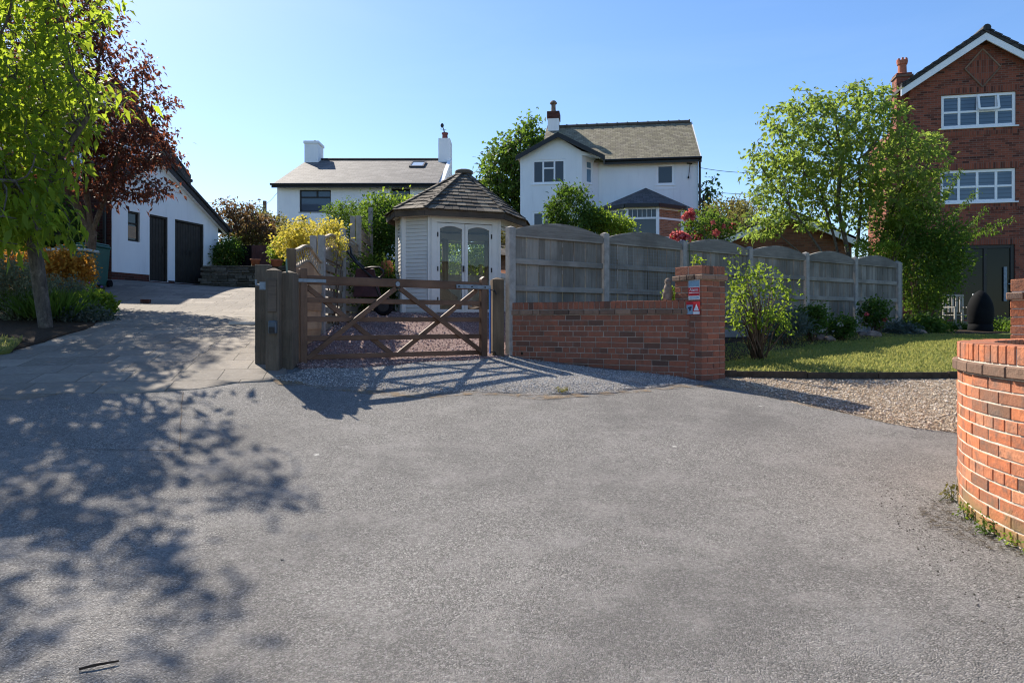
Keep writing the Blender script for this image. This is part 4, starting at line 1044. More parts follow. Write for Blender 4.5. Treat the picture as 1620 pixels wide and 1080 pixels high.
mb = MB(fr); mb.box(mid - .05, mid - .02, -.045, -.02, 1.0, 1.12); mb.build('handle', M['iron'], dl)
for i in (2, 3): fr, L = edge(i); glazed(fr, .04, L - .04, .95, 1.95, 'window', False, st=.06)
for i in (5, 6, 7): fr, L = edge(i); glazed(fr, .04, L - .04, 1.1, 1.95, 'window', False, st=.05)
# roof
EV = []
for i in range(len(SP)):
    p = Vector((*SP[i], 0)); d = p - Vector((CX, CY, 0)); EV.append(p + d.normalized() * .25 + Vector((0, 0, 2.19)))
AP = Vector((CX, CY, 3.32)); mb = MB()
nr = 12
for i in range(len(EV)):
    a, b = EV[i], EV[(i + 1) % len(EV)]; n = (b - a).cross(AP - a).normalized()
    if n.z < 0: n = -n
    for j in range(nr):
        t0, t1 = j / nr - (.02 if j == 0 else 0), min((j + 1.35) / nr, .995)
        p0, p1, q0, q1 = a.lerp(AP, t0), b.lerp(AP, t0), a.lerp(AP, t1), b.lerp(AP, t1); w = (p1 - p0).length; u = 0
        cuts = [0.0]; x = rg.uniform(.07, .16)
        while x < w - .06: cuts.append(x / w); x += rg.uniform(.12, .2)
        cuts.append(1.0)
        for c0, c1 in zip(cuts, cuts[1:]):
            g0 = .004 / max(w, .1); r0 = p0.lerp(p1, c0 + g0); r1 = p0.lerp(p1, c1 - g0); s0 = q0.lerp(q1, c0 + g0); s1 = q0.lerp(q1, c1 - g0)
            dd_ = (r0 - AP).normalized() * rg.uniform(-.008, .012); r0 = r0 + dd_; r1 = r1 + dd_; hi = rg.uniform(.024, .034)
            mb.add([r0 + n * (hi - .014), r1 + n * (hi - .014), s1, s0, r0 + n * hi, r1 + n * hi, s1 + n * .008, s0 + n * .008],
                   [(0, 3, 2, 1), (4, 5, 6, 7), (0, 1, 5, 4), (1, 2, 6, 5), (2, 3, 7, 6), (3, 0, 4, 7)])
rf = mb.build('roof', M['shingle'], sh, recalc=False)
hp = MB(); un = MB(); fa = MB()
for i in range(len(EV)):
    a, b = EV[i], EV[(i + 1) % len(EV)]
    k = 12
    for q in range(k): s0 = a.lerp(AP, q / k); s1 = a.lerp(AP, (q + 1.1) / k); hp.bar(s0 + Vector((0, 0, .045)), s1 + Vector((0, 0, .03)), .075, .018)
    un.add([a - Vector((0, 0, .02)), b - Vector((0, 0, .02)), Vector((*SP[(i + 1) % len(SP)], 2.13)), Vector((*SP[i], 2.13))], [(0, 1, 2, 3)])
    un.add([a - Vector((0, 0, .012)), b - Vector((0, 0, .012)), AP - Vector((0, 0, .012))], [(0, 1, 2)])
    o = Vector((CX, CY, 0)); a2 = a + (o - a).normalized() * .03; b2 = b + (o - b).normalized() * .03; a2.z = b2.z = 2.125
    fa.bar(a2, b2, .03, .14)
hp.build('hip_cover', M['shingle'], rf); un.build('soffit', M['inner_wall'], sh); fa.build('fascia', M['fascia_wood'], sh)
mb = MB(); mb.lathe(CX, CY, [(.18, 3.25), (.2, 3.27), (.2, 3.33), (.15, 3.355), (.03, 3.365)], 10); mb.build('roof_cap', M['shingle'], rf)
# inside: curtains (parts of the house), a chair (a thing)
for i in (5, 6, 7):
    fr, L = edge(i); mb = MB(fr); n = 9
    pts = [(.02 + .24 * q / n, .1 + .03 * math.sin(q * 2.1)) for q in range(n + 1)]
    for q in range(n): mb.quad((*pts[q], .3), (*pts[q + 1], .3), (*pts[q + 1], 1.98), (*pts[q], 1.98))
    mb.build('curtain', M['curtain'], sh, smooth=True)
ch_ = thing('wicker_chair', 'tan wicker armchair just inside the left summerhouse door', 'chair', (-1.45, 14.35, .17))
mb = MB(); mb.prism([(-1.8, .2), (-1.75, 1.05), (-1.6, 1.1), (-1.52, .85), (-1.2, .55), (-1.15, .2)], 14.1, 14.18, 'y'); mb.build('arm_panel', M['wicker'], ch_, bevel=.02)
mb = MB(); mb.prism([(-1.8, .2), (-1.75, 1.05), (-1.6, 1.1), (-1.52, .85), (-1.2, .55), (-1.15, .2)], 14.62, 14.7, 'y'); mb.build('arm_panel', M['wicker'], ch_, bevel=.02)
mb = MB(); mb.bar((-1.72, 14.4, .45), (-1.66, 14.4, 1.12), .44, .1, (1, 0, 0)); mb.build('backrest', M['wicker'], ch_, bevel=.02)
mb = MB(); mb.box(-1.66, -1.16, 14.18, 14.62, .4, .58); mb.build('seat', M['curtain'], ch_, bevel=.04)
for x in (-1.72, -1.22):
    for y in (14.14, 14.66): mb = MB(); mb.box(x - .025, x + .025, y - .025, y + .025, .16, .22); mb.build('leg', M['wicker'], ch_)
tb = thing('side_table', 'small pale table behind the right summerhouse door', 'table', (-.55, 15.2, .17))
mb = MB(); mb.box(-.95, -.2, 14.9, 15.5, .74, .78); mb.build('tabletop', M['grey_trim'], tb, bevel=.006)
for x in (-.9, -.25):
    for y in (14.95, 15.45): mb = MB(); mb.box(x - .03, x + .03, y - .03, y + .03, .16, .74); mb.build('leg', M['grey_trim'], tb)

# ------------------------------------------------------------------ brick walls and piers
rb = random.Random(21)
FL = Frame(2.39, 8.6, 33.8)
pl = thing('brick_pier', 'square red brick pier with alarm signs at the end of the low wall', 'pier', (2.45, 8.9, -.76))
pillar(FL, pl, .45, -1.0, .72, M['brick_red_old'], M['brick_band'], M['mortar_dark'], rb)
FP = Frame(4.65, 5.65, 33.8)
pr = thing('brick_pier', 'square orange brick pier rising behind the curved wall', 'pier', (4.7, 6, -1.05))
pillar(FP, pr, .45, -1.25, .38, M['brick_orange_old'], M['brick_band'], M['mortar'], rb)

FW = Frame(-.04, 10.0, math.degrees(math.atan2(-1.24, 2.33))); Lw = 2.64
lw = thing('low_brick_wall', 'low red brick wall with upright brick coping running to the signed pier', 'wall', FW((1.3, .1, -.65)))
b = MB(FW); cp = MB(FW); bd = MB(FW); zt_ = .288
n = round(Lw / .077); w = Lw / n
for k in range(n): straight_brick(cp, k * w + .004, (k + 1) * w - .004, 0, .215, zt_ - .103, zt_, rb)
z = zt_ - .113
for a, e in course_lengths(Lw, .16, rb, False): straight_brick(bd, a, e, -.018, .235, z - BH, z, rb)
z -= .075; c = 0
while z > -1.0:
    hdr = c % 4 == 2
    for a, e in course_lengths(Lw, BW / 2 if hdr else (BW if c % 2 else 0), rb, hdr): straight_brick(b, a, e, 0, .215, z - BH, z, rb)
    z -= .075; c += 1
m = MB(FW); m.box(.004, Lw - .004, .007, .208, -1.0, zt_ - .014)
m.build('mortar', M['mortar_dark'], lw); b.build('brickwork', M['brick_red_old'], lw, bevel=.003); bd.build('brick_band', M['brick_band'], lw, bevel=.005); cp.build('coping', M['brick_red_old'], lw, bevel=.004)

CXW, CYW, RW = 4.74, 3.61, 2.0
cw = thing('curved_brick_wall', 'sunlit curved orange brick wall in the right foreground', 'wall', (2.9, 3.7, -1.2))
b = MB(); cp = MB(); bd = MB(); A0, A1 = R(92), R(252)
def arc_brick(mb, t0, t1, r0, r1, z0, z1):
    j = rb.uniform(-.003, .003); r1 = r1 + j; z0 += j * .4; z1 += j * .4; g_ = .005 / RW
    t0 += g_; t1 -= g_; vs = []
    for zz in (z0, z1):
        for (r, t) in ((r1, t0), (r0, t0), (r0, t1), (r1, t1)): vs.append((CXW + r * math.cos(t), CYW + r * math.sin(t), zz))
    mb.add(vs, [(0, 3, 2, 1), (4, 5, 6, 7), (0, 1, 5, 4), (1, 2, 6, 5), (2, 3, 7, 6), (3, 0, 4, 7)])
z = -.13; st = .078 / RW; t = A0
while t < A1: arc_brick(cp, t, t + st, RW - .215, RW, z - .103, z); t += st
z -= .113; t = A0; st = .225 / RW
while t < A1: arc_brick(bd, t, t + st, RW - .24, RW + .03, z - .066, z); t += st
z -= .077; c = 0
while z > -1.55:
    hdr = c % 4 == 3; st = (.1125 if hdr else .225) / RW; t = A0 + (st * .5 if c % 2 else 0)
    while t < A1:
        if hdr: arc_brick(b, t, t + st, RW - .215, RW, z - BH, z)
        else: arc_brick(b, t, t + st, RW - .1025, RW, z - BH, z); arc_brick(b, t + st * .5, t + st * 1.5, RW - .215, RW - .112, z - BH, z)
        t += st
    z -= .075; c += 1
m = MB(); k = 60; prof = []
for q in range(k):
    t0, t1 = A0 + (A1 - A0) * q / k, A0 + (A1 - A0) * (q + 1) / k; r0, r1 = RW - .207, RW - .0065; vs = []
    for zz in (-1.6, -.145):
        for r, t in ((r1, t0), (r0, t0), (r0, t1), (r1, t1)): vs.append((CXW + r * math.cos(t), CYW + r * math.sin(t), zz))
    m.add(vs, [(0, 1, 2, 3), (4, 7, 6, 5), (0, 4, 5, 1), (2, 6, 7, 3), (0, 3, 7, 4), (1, 5, 6, 2)])
m.build('mortar', M['mortar'], cw); b.build('brickwork', M['brick_orange_old'], cw, bevel=.003); bd.build('brick_band', M['brick_band'], cw, bevel=.007); cp.build('coping', M['brick_orange_old'], cw, bevel=.004)

# signs on the left pier (left face: local x = 0 plane, facing -x)
FSN = Frame(*FL((0, .45, 0))[:2], 33.8 - 90)                         # x runs along the face, y into the pier
def text(body, size, fr, x, y, z, mat, parent, name, ext=.001):
    c = bpy.data.curves.new(name, 'FONT'); c.body = body; c.size = size; c.align_x = 'CENTER'; c.align_y = 'CENTER'; c.extrude = ext
    o = bpy.data.objects.new('tmp', c); COL.objects.link(o); dg = bpy.context.evaluated_depsgraph_get()
    me = bpy.data.meshes.new_from_object(o.evaluated_get(dg)); bpy.data.objects.remove(o)
    mb = MB(fr); mb.add([(v.co.x + x, y - v.co.z, z + v.co.y) for v in me.vertices], [list(p.vertices) for p in me.polygons]); return mb.build(name, mat, parent)
sx0, sx1 = .24, .42                                                  # along the face from its far edge
sg = thing('alarm_sign', 'upright alarm sign with red band, upper of the two on the pier', 'sign', FSN(((sx0 + sx1) / 2, -.006, .28)))
mb = MB(FSN); mb.box(sx0, sx1, -.006, -.001, .29, .545); mb.build('plate', M['sign_white'], sg)
mb = MB(FSN); mb.box(sx0 + .004, sx1 - .004, -.008, -.006, .455, .535); mb.build('picture_panel', M['sign_blue'], sg)
mb = MB(FSN); mb.box(sx0, sx1, -.009, -.006, .34, .445); mb.build('red_band', M['sign_red'], sg)
text('Alarm', .058, FSN, (sx0 + sx1) / 2, -.0095, .415, M['sign_white'], sg, 'lettering')
mb = MB(FSN); mb.box(sx0 + .01, sx1 - .01, -.0115, -.0092, .374, .382); mb.build('white_line', M['sign_white'], sg)
mb = MB(FSN); mb.box(sx0 + .015, sx1 - .015, -.0085, -.006, .302, .328); mb.build('blue_strip', M['sign_blue'], sg)
sg = thing('camera_warning_sign', 'square red and grey camera sign, lower of the two on the pier', 'sign', FSN(((sx0 + sx1) / 2, -.02, .1)))
a0, a1 = sx0 - .02, sx1 + .02
mb = MB(FSN); mb.box(a0, a1, -.024, -.019, .1, .265); mb.build('plate', M['sign_red'], sg)
mb = MB(FSN); mb.box(a0 + .004, (a0 + a1) / 2 - .004, -.026, -.024, .104, .225); mb.build('camera_panel', M['sign_blue'], sg)
mb = MB(FSN); mb.box(a0 + .05, a0 + .075, -.028, -.026, .15, .18); mb.bar((a0 + .03, -.027, .185), (a0 + .09, -.027, .195), .002, .02, (0, 0, 1)); mb.build('camera_symbol', M['sign_dark'], sg)
mx_ = (a0 + a1) / 2
mb = MB(FSN); mb.prism([(mx_ + .012, .15), (a1 - .012, .15), ((mx_ + a1) / 2, .235)], -.026, -.024, 'y'); mb.build('warning_triangle', M['sign_white'], sg)
mb = MB(FSN); mb.box(mx_ + .004, a1 - .004, -.026, -.024, .104, .14); mb.build('white_strip', M['sign_white'], sg)

# ------------------------------------------------------------------ gate and its posts
FT = Frame(-2.58, 8.28, math.degrees(math.atan2(1.52, 2.2))); Lg = 2.69
gt = thing('field_gate', 'dark brown wooden five bar gate with crossed braces', 'gate', FT((1.3, 0, -.5)))
mb = MB(FT); mb.box(0, .09, -.035, .04, -.53, .655); mb.build('hanging_stile', M['gate_v'], gt, bevel=.006)
mb = MB(FT); mb.box(Lg - .1, Lg, -.035, .045, -.52, .62); mb.prism([(Lg - .1, .62), (Lg, .62), (Lg - .05, .66)], -.035, .045, 'y'); mb.build('latch_stile', M['gate_v'], gt, bevel=.006)
mb = MB(FT); mb.box(.09, Lg - .1, -.02, .035, .465, .575); mb.build('rail', M['gate_h'], gt, bevel=.006)
for z in (.275, .04, -.195, -.425): mb = MB(FT); mb.box(.09, Lg - .1, .0, .03, z - .032, z + .032); mb.build('rail', M['gate_h'], gt, bevel=.004)
for (xa, za, xb, zb_), y in ((((.1, .44, 1.24, -.42)), .045), ((.09, -.44, 1.26, .45), -.018), ((1.32, .45, Lg - .1, -.41), -.018), ((1.3, -.44, Lg - .14, .46), .045)):
    mb = MB(FT); mb.bar((xa, y, za), (xb, y, zb_), .03, .062, (0, 0, 1)); mb.build('brace', M['gate_h'], gt, bevel=.003)
mb = MB(FT); mb.tube([(1.29, -.03, .505), (1.29, -.018, .505)], .032, 12); mb.build('bolt', M['galv'], gt)
mb = MB(FT); mb.box(-.14, .32, -.04, -.034, .49, .53); mb.build('hinge_strap', M['galv'], gt)
mb = MB(FT); mb.box(Lg - .52, Lg + .05, -.043, -.036, .475, .53); p_ = mb.build('latch_plate', M['galv'], gt, bevel=.004)
mb = MB(FT)
for x in (Lg - .48, Lg - .27, Lg - .05): mb.tube([(x, -.05, .502), (x, -.043, .502)], .012, 8)
mb.build('bolt_head', M['iron'], p_)
mb = MB(); mb.box(-2.845, -2.695, 7.87, 8.01, -.9, .6); mb.add([(-2.845, 7.87, .6), (-2.695, 7.87, .6), (-2.695, 8.01, .6), (-2.845, 8.01, .6), (-2.77, 7.94, .64)], [(0, 1, 4), (1, 2, 4), (2, 3, 4), (3, 0, 4)])
po = thing('gate_post', 'thick old sleeper post with keypad left of the gate', 'gate post', (-2.785, 7.97, -.6)); mb.build('post', M['old_v'], po, bevel=.012)
mb = MB(); mb.box(-2.815, -2.715, 7.852, 7.868, .12, .5); mb.build('dark_board', M['fascia_wood'], po, bevel=.004)
mb = MB(); mb.box(-2.79, -2.7, 7.8, 7.868, -.13, .02); kp = mb.build('keypad', M['keypad'], po, bevel=.012)
mb = MB(); mb.box(-2.775, -2.71, 7.782, 7.79, -.12, -.05); mb.build('keypad_flap', M['iron'], kp)
mb = MB(); mb.box(-2.93, -2.845, 7.92, 8.0, .38, .47); mb.tube([(-2.93, 7.96, .43), (-2.985, 7.96, .44), (-2.985, 7.96, .5)], .014, 8); mb.build('latch', M['galv'], po)
mb = MB(); mb.box(-2.72, -2.575, 8.015, 8.255, -.9, .585); mb.add([(-2.72, 8.015, .585), (-2.575, 8.015, .585), (-2.575, 8.21, .585), (-2.72, 8.21, .585), (-2.65, 8.11, .62)], [(0, 1, 4), (1, 2, 4), (2, 3, 4), (3, 0, 4)])  # extra depth added to keep light slits out of the cast shadow
po2 = thing('gate_post', 'second dark sleeper post the gate hangs from, with a green cable', 'gate post', (-2.65, 8.17, -.6)); mb.build('post', M['old_v'], po2, bevel=.01)
mb = MB(); mb.tube([(-2.655, 8.03, .75), (-2.645, 8.035, .5), (-2.62, 8.07, .2), (-2.61, 8.08, 0)], .011, 6); mb.build('cable', plain('green_cable', (.12, .19, .15), .5), po2)
mb = MB(); mb.box(-3.06, -2.9, 8.12, 8.26, -.8, .69)  # hidden side widened to block a slit of sun in the posts' shadow
po3 = thing('gate_post', 'thin black leaning back post behind the sleeper, with white strip', 'gate post', (-3.02, 8.25, -.55)); mb.build('post', M['old_v'], po3, bevel=.008)
mb = MB(); mb.prism([(-3.05, .3), (-2.995, .3), (-2.99, .05), (-3.0, .04)], 8.18, 8.197, 'y'); mb.build('white_strip', M['sign_white'], po3)
mb = MB(); mb.box(-3.075, -3.05, 8.16, 8.2, -.36, -.28); mb.tube([(-3.06, 8.15, -.33), (-2.98, 8.15, -.35)], .02, 8); mb.build('hinge', M['galv'], po3)
FT2 = Frame(*FT((Lg + .1, 0, 0))[:2], math.degrees(math.atan2(1.52, 2.2)) - 20)
po4 = thing('gate_post', 'squared brown post between the gate and the brick wall', 'gate post', FT2((.08, .08, -.55)))
mb = MB(FT2); mb.box(0, .17, -.03, .14, -.9, .62); mb.add([(0, -.03, .62), (.17, -.03, .62), (.17, .14, .62), (0, .14, .62), (.085, .055, .66)], [(0, 1, 4), (1, 2, 4), (2, 3, 4), (3, 0, 4)]); mb.build('post', M['post_v'], po4, bevel=.008)
mb = MB(FT2); mb.tube([(-.03, -.02, .47), (.02, -.05, .46), (.05, -.045, .4)], .009, 6); mb.tube([(-.03, -.02, -.42), (.03, -.05, -.43), (.06, -.045, -.5)], .009, 6); mb.build('gate_hook', M['iron'], po4)
q = Vector((-.308, 9.99, 0))
mb = MB(); mb.tube([(q.x, q.y, -.6), (q.x, q.y, .53)], .026, 10); mb.tube([(q.x, q.y, .44), (q.x, q.y, .47)], .029, 10)
solo(mb.build('blue_pipe', M['blue']), 'bright blue plastic pipe upright in the gap beside the gate', 'pipe')

# ------------------------------------------------------------------ long weathered fence
fx = lambda n: (-.02 + 1.521 * n, 10.03 + 1.018 * n)
FA = math.degrees(math.atan2(1.018, 1.521))
fe = thing('panel_fence', 'long weathered grey fence of arched board panels between concrete posts', 'fence', (4.5, 13.05, -.35))
rf_ = random.Random(5)
for n in range(7):
    x, y = fx(n); fr = Frame(x, y, FA); mb = MB(fr); t_ = 1.46 if n else 1.42
    mb.box(-.055, .055, -.06, .06, -.9, t_ - .03); mb.add([(-.055, -.06, t_ - .03), (.055, -.06, t_ - .03), (.055, .06, t_ - .03), (-.055, .06, t_ - .03), (0, 0, t_)], [(0, 1, 4), (1, 2, 4), (2, 3, 4), (3, 0, 4)])
    mb.build('fence_post', M['concrete'], fe, bevel=.008)
x, y = fx(6); fr = Frame(x + .12, y + .12, 80); mb = MB(fr); mb.box(-.05, .05, -.05, .05, -.9, 1.42); mb.build('fence_post', M['concrete'], fe, bevel=.008)
x, y = fx(0); fr = Frame(x - .02, y + .12, 80); mb = MB(fr); mb.box(-.05, .05, -.05, .05, -.9, 1.42); mb.build('fence_post', M['concrete'], fe, bevel=.008)
for n in range(6):
    x, y = fx(n); fr = Frame(x, y, FA); L = 1.83; x0, x1 = .06, L - .06; zb0 = -.09 - .015 * n; dz = rf_.uniform(-.02, .02)
    arch = lambda u: 1.345 + dz + .14 * math.sin(math.pi * u) ** .9
    mb = MB(fr); k = 15; w = (x1 - x0) / k
    for i in range(k):
        a, e = x0 + i * w, x0 + (i + 1) * w; yj = rf_.uniform(-.002, .002)
        za, ze_ = arch(max(.001, i / k)), arch(min(.999, (i + 1) / k))
        mb.prism([(a + .003, zb0), (e - .003, zb0), (e - .003, ze_), (a + .003, za)], .004 + (.008 if i % 2 else 0) + yj, .018 + (.008 if i % 2 else 0) + yj, 'y')
    pn = mb.build('fence_panel', M['fence_v'], fe)
    mb = MB(fr)
    for z in (1.30, .9, .5, .02): mb.box(x0, x1, -.032 + rf_.uniform(-.003, .003), .003, z + dz - .042, z + dz + .042)
    mb.build('rail', M['fence_h'], pn, bevel=.005)
    mb = MB(fr)
    for i in range(14):
        u0, u1 = i / 14, (i + 1) / 14; mb.bar((x0 + (x1 - x0) * u0, .005, arch(max(.001, u0)) + .012), (x0 + (x1 - x0) * u1, .005, arch(min(.999, u1)) + .012), .075, .024)
    mb.prism([(x0, 1.285 + dz), (x1, 1.285 + dz)] + [(x1 + (x0 - x1) * q / 14, arch(min(.999, max(.001, 1 - q / 14)))) for q in range(15)], -.036, -.002, 'y')
    mb.build('arched_cap', M['fence_h'], pn)
    mb = MB(fr); mb.box(x0, x1, -.02, .02, -.8, zb0 - .004); mb.build('gravel_board', M['concrete'], fe)
# wire netting on the second panel
x, y = fx(1); fr = Frame(x, y, FA); mb = MB(fr)
for i in range(30): a = .08 + i * 1.67 / 29; mb.bar((a, -.042, .3), (a, -.042, 1.22), .0018, .0018, (0, 1, 0))
for i in range(17): z = .3 + i * .92 / 16; mb.bar((.08, -.042, z), (1.75, -.042, z), .0018, .0018, (0, 1, 0))
mb.build('wire_netting', M['galv'], fe)

# ------------------------------------------------------------------ trellis fence rising on the left of the gate
tf = thing('trellis_fence', 'stepped wooden fence with arched trellis tops climbing behind the gate post', 'fence', (-2.85, 9.5, -.5))
tp_ = lambda t: (-2.78 - .07 * t, 8.6 + t)
AT = math.degrees(math.atan2(1, -.07))
ptop = [.93, 1.33, 1.68, 2.2, 2.67]; pt = [0, 1.83, 3.66, 5.5, 7.3]
for k in range(5):
    x, y = tp_(pt[k]); fr = Frame(x, y, AT); zg = gh(x, y); mb = MB(fr); mb.box(-.05, .05, -.05, .05, zg - .4, ptop[k]); mb.build('fence_post', M['concrete'] if k else M['post_v'], tf, bevel=.008)
    if k in (1, 3): mb = MB(fr); mb.box(-.05, .05, .07, .17, zg - .4, ptop[k] - .01); mb.build('fence_post', M['concrete'], tf, bevel=.008)
for k in range(4):
    x, y = tp_(pt[k]); fr = Frame(x, y, AT); L = pt[k + 1] - pt[k]; x0, x1 = .055, L - .055
    zs0 = [.70, 1.1, 1.62, 2.05][k]; ar = [.14, .13, 0, 0][k]; zg = gh(*tp_(pt[k] + .9)) - .05
    h = lambda u: zs0 + ar * (.5 - .5 * math.cos(2 * math.pi * u))
    mb = MB(fr); z = zg; i = 0
    while z < zs0 - .02:
        e = min(z + .135, zs0); yo = (0 if i % 2 else .02) if k else (.012 if i % 2 else 0)
        mb.box(x0, x1, -.012 + yo, .002 + yo, z + .003, e + (.012 if k == 0 else -.03)); z += .135; i += 1
    if ar:
        for q in range(16): u0, u1 = q / 16, (q + 1) / 16; mb.prism([(x0 + (x1 - x0) * u0, zs0 - .1), (x0 + (x1 - x0) * u1, zs0 - .1), (x0 + (x1 - x0) * u1, h(u1)), (x0 + (x1 - x0) * u0, h(u0))], -.014, .014, 'y')
    for v in (.0, .5, 1.0): mb.box(x0 + (x1 - x0 - .04) * v, x0 + (x1 - x0 - .04) * v + .04, .024, .045, zg, zs0)
    pn = mb.build('fence_panel', M['newwood'] if k == 0 else M['greywood'], tf)
    if ar:
        mb = MB(fr); H = .22
        for q in range(16):
            u0, u1 = q / 16, (q + 1) / 16; a, e = x0 + (x1 - x0) * u0, x0 + (x1 - x0) * u1
            mb.bar((a, 0, h(u0) + H), (e, 0, h(u1) + H), .05, .035); mb.bar((a, 0, h(u0) + .015), (e, 0, h(u1) + .015), .05, .03)
        for s in (1, -1):
            m_ = -3
            while m_ * .12 < L + 1:
                pts = []
                for q in range(9):
                    dz_ = H * q / 8; xx = x0 + m_ * .12 + s * dz_
                    if x0 <= xx <= x1: pts.append((xx, .006 * s, h((xx - x0) / (x1 - x0)) + dz_))
                for c0, c1 in zip(pts, pts[1:]): mb.bar(c0, c1, .018, .005, (0, 1, 0))
                m_ += 1
        mb.build('trellis', M['trelliswood'], pn)

# ------------------------------------------------------------------ stone retaining wall and things on it
rs = random.Random(9)
FS = Frame(-9.75, 21.6, 2); sw = thing('stone_wall', 'low dry stone retaining wall beyond the end of the paved drive', 'wall', FS((2.2, .2, 1.1)))
mb = MB(FS); z = .95
while z < 1.78:
    h = rs.uniform(.055, .1); x = rs.uniform(-.2, 0)
    while x < 5.0:
        w = rs.uniform(.18, .5); yj = rs.uniform(-.025, .025); mb.box(x + .004, x + w - .006, yj, .35, z + .004, min(z + h, 1.8) - .004 + rs.uniform(-.004, .004)); x += w
    z += h
mb.build('stonework', M['stone_dry'], sw, bevel=.012)
mb = MB(FS); mb.box(-.1, 5.0, .05, 2.5, .6, 1.74); mb.build('earth_fill', M['soil'], sw)
def pot(px, D, zb, r, h, label, plant=None):
    X = (px - 810) / 1080 * D; t = thing('flower_pot', label, 'pot', (X, D, zb)); mb = MB()
    mb.lathe(X, D, [(r * .7, zb), (r * .95, zb + h * .82), (r * 1.08, zb + h * .83), (r * 1.08, zb + h), (r * .92, zb + h), (r * .88, zb + h * .9)], 18); mb.build('pot', M['terracotta'], t, smooth=True)
    mb = MB(); mb.lathe(X, D, [(r * .88, zb + h * .86), (.01, zb + h * .9)], 14); mb.build('compost', M['soil'], t)
    return X
X = pot(438, 21.0 + .75, 1.78, .2, .22, 'terracotta pot of bright green leaves on stone wall above the gate post')
pot(404, 22, 1.78, .15, .26, 'empty round terracotta pot standing on the stone wall')
spikes('pot_plant', 'bright green bushy plant growing in the terracotta pot', 'plant', (X, 21.75, 1.95), .3, .3, 200, .26, .06, M['lf_bright'], 3, .5)

rug = thing('hung_cloth', 'brown and dark cloths hung over a rail behind the stone wall', 'cloth', (-8.6, 23.5, 1.8))
mb = MB(); mb.tube([(-9.45, 23.5, 2.62), (-7.8, 23.5, 2.62)], .025, 8); mb.tube([(-9.42, 23.5, 1.6), (-9.42, 23.5, 2.62)], .03, 8); mb.tube([(-7.83, 23.5, 1.6), (-7.83, 23.5, 2.62)], .03, 8); mb.build('rail', M['iron'], rug)
def cloth(x0, x1, zb, m, nm):
    mb = MB(); n = 14
    for q in range(n):
        a, e = x0 + (x1 - x0) * q / n, x0 + (x1 - x0) * (q + 1) / n; ya, ye = 23.46 + .015 * math.sin(q * 1.3), 23.46 + .015 * math.sin((q + 1) * 1.3)
        mb.quad((a, ya, zb), (e, ye, zb), (e, 23.465, 2.65), (a, 23.465, 2.65)); mb.quad((a, 23.465, 2.65), (e, 23.465, 2.65), (e, 23.54, 2.65), (a, 23.54, 2.65)); mb.quad((a, 23.54, 2.65), (e, 23.54, 2.65), (e, 23.55, zb + .2), (a, 23.55, zb + .2))
    mb.build(nm, m, rug)
cloth(-9.4, -8.96, 1.85, M['rug_dark'], 'dark_cloth'); cloth(-8.95, -7.95, 1.95, M['rug'], 'brown_cloth')

up = thing('utility_pole', 'wooden utility pole with wires beyond the garden', 'pole', (-16.3, 45, 3.5))
mb = MB(); mb.tube([(-16.3, 45, 2.5), (-16.3, 45, 8.0)], [.16, .12], 10); mb.build('pole', M['bark_brown'], up)
mb = MB(); mb.bar((-16.3, 44.8, 7.7), (-16.3, 45.2, 7.7), .1, .1); mb.build('insulator', M['stone'], up)
def wire(a, b, sag, r=.012):
    a, b = Vector(a), Vector(b); mb = MB(); pts = []
    for q in range(17): t = q / 16; p = a.lerp(b, t); p.z -= sag * 4 * t * (1 - t); pts.append(p)
    mb.tube(pts, r, 5); return mb
wire((-16.3, 45, 7.75), (-26, 40, 9.0), .6).build('wire', M['iron'], up); wire((-16.3, 45, 7.75), (-11.9, 36, 7.6), .2).build('wire', M['iron'], up)
FWI = FH((8.8, 1.2, 7.7))
for k, (dz, lb) in enumerate(((0, 'upper thin overhead wire right of the white house'), (-1.1, 'middle thin overhead wire right of the white house'), (-2.4, 'lowest thin overhead wire right of the white house'))):
    solo(wire(FWI + Vector((0, 0, dz + .0)), (19, 41, 9.8 + dz * 1.1), .5, .014).build('overhead_wire', M['iron']), lb, 'wire', 'wires right of the white house')

# ------------------------------------------------------------------ wheelbarrow tipped up against the trellis fence
wb = thing('wheelbarrow', 'dark maroon wheelbarrow stood on end against the trellis fence', 'wheelbarrow', (-2.55, 12.3, -.05))
P = lambda px, py, D: tuple(at(px, py, D))
mb = MB(); a = [P(563, 424, 12.2), P(592, 424, 12.1), P(604, 470, 11.9), P(558, 470, 12.0)]; bk = [Vector(q) + Vector((-.1, .28, -.02)) for q in a]
a = [Vector(q) for q in a]; c_ = sum(a, Vector()) / 4; bk = [c_ + (q - c_) * .72 + Vector((-.08, .3, -.04)) for q in a]
mb.add(a + bk, [(0, 1, 2, 3), (7, 6, 5, 4), (0, 4, 5, 1), (1, 5, 6, 2), (2, 6, 7, 3), (3, 7, 4, 0)]); mb.build('tray', M['maroon'], wb, bevel=.015)
for pts in ([(546, 388, 12.5), (549, 398, 12.45), (560, 412, 12.3), (574, 426, 12.15), (590, 440, 12.0), (604, 478, 11.9)], [(554, 390, 12.7), (556, 402, 12.6), (566, 415, 12.4), (578, 425, 12.2)]):
    mb = MB(); mb.tube([P(*q) for q in pts], .02, 8); mb.build('handle', M['iron'], wb, smooth=True)
mb = MB(); mb.tube([P(*q) for q in ((576, 425, 12.1), (588, 423, 12.0), (600, 423, 11.95), (606, 428, 11.9), (607, 434, 11.9), (602, 439, 11.95), (592, 440, 12.05))], .02, 8); mb.build('leg_frame', M['iron'], wb, smooth=True)
wc_ = at(607, 484, 12.0); mb = MB(); n = 22
mb.tube([wc_ + Vector((math.cos(2 * math.pi * k / n) * .13, 0, math.sin(2 * math.pi * k / n) * .13)) for k in range(n + 1)], .045, 8); wl = mb.build('wheel', M['black_fabric'], wb, smooth=True)
